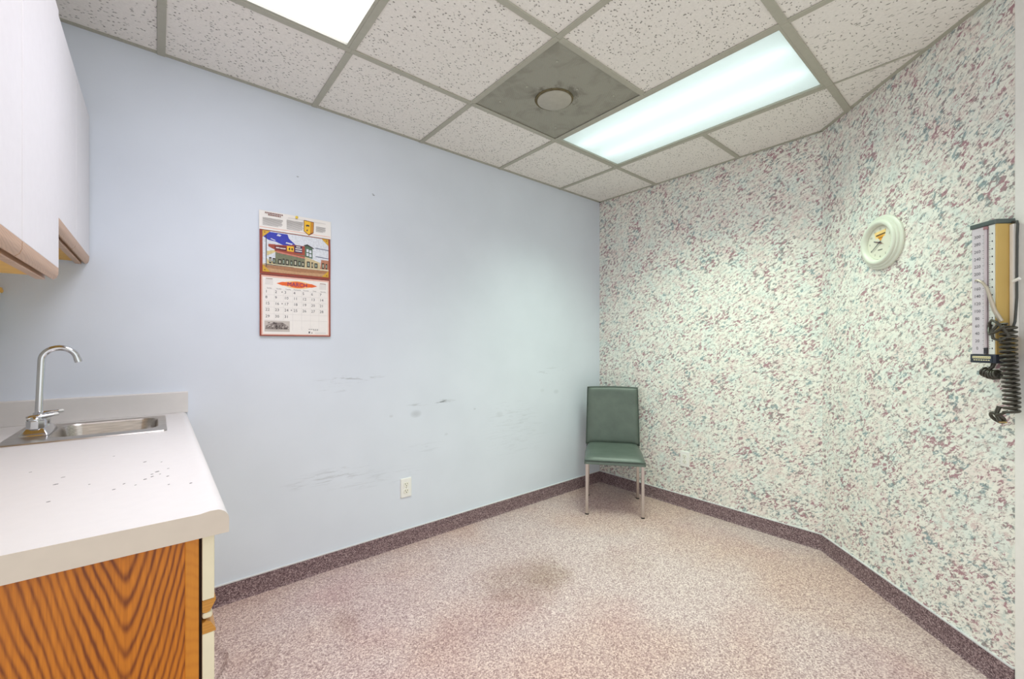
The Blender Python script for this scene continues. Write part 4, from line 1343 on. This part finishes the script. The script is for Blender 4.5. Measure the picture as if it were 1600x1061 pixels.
    rect(0.045, 0.12, 0.055, 0.90, dark, 0.0008)
    poly([(0.76, 0.72), (1.0, 0.70), (1.0, 0.72), (0.80, 0.74)], K('cloud_grey', (110, 116, 140)), 0.0003)
    poly([(0.78, 0.50), (1.0, 0.48), (1.0, 0.50), (0.80, 0.52)], K('cloud_grey', (110, 116, 140)), 0.0003)
    pm.build('painted_scene', pc)['kind'] = 'stuff'
    gold = plain('picture_corner_gold', (214, 168, 56), 0.5)
    goldd = plain('picture_corner_dark', (140, 100, 30), 0.5)
    for (cu, cv, su, sv) in ((0, 0, 1, 1), (1, 0, -1, 1), (0, 1, 1, -1), (1, 1, -1, -1)):
        pm = MB()
        poly([(cu, cv), (cu + su * 0.11, cv), (cu + su * 0.075, cv + sv * 0.06), (cu + su * 0.04, cv + sv * 0.11), (cu, cv + sv * 0.17)], gold, 0.0012)
        poly([(cu + su * 0.015, cv + sv * 0.03), (cu + su * 0.045, cv + sv * 0.03), (cu + su * 0.03, cv + sv * 0.065)], goldd, 0.0013)
        pm.build('corner_ornament', pc)

    # month leaf
    ml = sheet(X0, X0 + W, Z0, ZM - 0.001, lambda t: 0.010 - 0.003 * t, red).build('month_leaf', r)
    mp = MB()
    def MPt(u, v, c=0.0):
        return fr0(X0 + W * u, Z0 + (ZM - 0.001 - Z0) * v, 0.010 - 0.003 * v + 0.0014 + c)
    def poly(pts, m, c=0.0):
        mp.add([MPt(u, v, c) for u, v in pts], [tuple(range(len(pts)))], m)
    def rect(u0, v0, u1, v1, m, c=0.0):
        poly([(u0, v0), (u1, v0), (u1, v1), (u0, v1)], m, c)
    rect(0.022, 0.018, 0.978, 0.985, pinkish)
    rect(0.040, 0.034, 0.962, 0.958, cream, 0.0001)
    org, ora = plain('banner_orange', (232, 104, 44), 0.55), plain('banner_glow', (246, 206, 150), 0.55)
    ell = lambda cu, cv, ru, rv: [(cu + ru * math.cos(2 * math.pi * i / 28), cv + rv * math.sin(2 * math.pi * i / 28)) for i in range(28)]
    poly(ell(0.51, 0.868, 0.20, 0.066), ora, 0.0002)
    poly([(0.22, 0.868), (0.30, 0.84), (0.72, 0.84), (0.80, 0.868), (0.72, 0.90), (0.30, 0.90)], org, 0.0003)
    poly(ell(0.51, 0.868, 0.13, 0.052), org, 0.0004)
    fm = lambda a, b, c: MPt(a, b, c)
    asp = (ZM - 0.001 - Z0) / W
    mp.text('MARCH', 0.098, (0.51, 0.836, 0.0005), plain('banner_violet', (96, 40, 110), 0.55), fm, 'CENTER', 0.84)
    c0, cw = 0.062, 0.127
    vr = [0.765, 0.672, 0.572, 0.470, 0.362, 0.262]
    for i in range(6):
        rect(c0, vr[i], c0 + 7 * cw, vr[i] + 0.003, pale, 0.0002)
    for i in range(1, 7):
        rect(c0 + i * cw - 0.001, 0.10 if i > 2 else 0.262, c0 + i * cw + 0.001, 0.765, pale, 0.0002)
    names = ['Sunday', 'Monday', 'Tuesday', 'Wednesday', 'Thursday', 'Friday', 'Saturday']
    for i in range(7):
        mp.text(names[i], 0.024, (c0 + (i + 0.5) * cw, 0.774, 0.0003), ink, fm, 'CENTER', asp)
    d = 1
    for row in range(5):
        for i in range(7):
            if d > 31:
                break
            mp.text(str(d), 0.064, (c0 + i * cw + 0.010, vr[row] - 0.060, 0.0003), ink, fm, 'LEFT', asp)
            d += 1
    for (u0, vv) in ((0.08, 0.93), (0.84, 0.915)):
        rect(u0, vv, u0 + 0.09, vv + 0.009, plain('calendar_title', (128, 74, 66), 0.6), 0.0003)
        for i in range(4):
            rect(u0 - 0.01, vv - 0.022 * (i + 1), u0 + 0.095, vv - 0.022 * (i + 1) + 0.008, pale, 0.0003)
    for (col, row) in ((1.85, 0), (1.85, 2), (2.85, 3)):
        poly(ell(c0 + col * cw, vr[row] - 0.035, 0.008, 0.010), plain('calendar_moon', (110, 104, 108), 0.6), 0.0003)
    # small old photograph at the foot
    k_, s_, w_ = plain('photo_grey', (196, 188, 182), 0.6), plain('photo_dark', (84, 74, 72), 0.6), plain('photo_mid', (140, 130, 126), 0.6)
    rect(0.062, 0.072, 0.40, 0.250, k_, 0.0002)
    poly([(0.08, 0.17), (0.18, 0.22), (0.30, 0.225), (0.36, 0.18), (0.39, 0.15), (0.39, 0.11), (0.07, 0.11)], w_, 0.0003)
    for i in range(26):
        u, v = 0.08 + 0.30 * random.random(), 0.105 + 0.06 * random.random()
        poly([(u, v), (u + 0.018, v + 0.004), (u + 0.020, v + 0.022 + 0.012 * random.random()), (u + 0.004, v + 0.02)], s_ if i % 3 else k_, 0.0004)
    for i in range(7):
        u, v = 0.10 + 0.22 * random.random(), 0.19 + 0.03 * random.random()
        poly([(u, v), (u + 0.03, v + 0.004), (u + 0.026, v + 0.016), (u + 0.003, v + 0.012)], s_, 0.0004)
    for i in range(5):
        rect(0.67 + 0.03 * i, 0.118, 0.692 + 0.03 * i, 0.126, ink, 0.0003)
    for i in range(3):
        rect(0.74 + 0.025 * i, 0.100, 0.758 + 0.025 * i, 0.107, ink, 0.0003)
    rect(0.67, 0.052, 0.690, 0.085, ink, 0.0003)
    poly(ell(0.718, 0.060, 0.009, 0.010), plain('photo_mid', (140, 130, 126), 0.6), 0.0003)
    rect(0.76, 0.058, 0.93, 0.062, grey, 0.0003)
    mp.build('month_print', ml)['kind'] = 'stuff'


build_calendar()
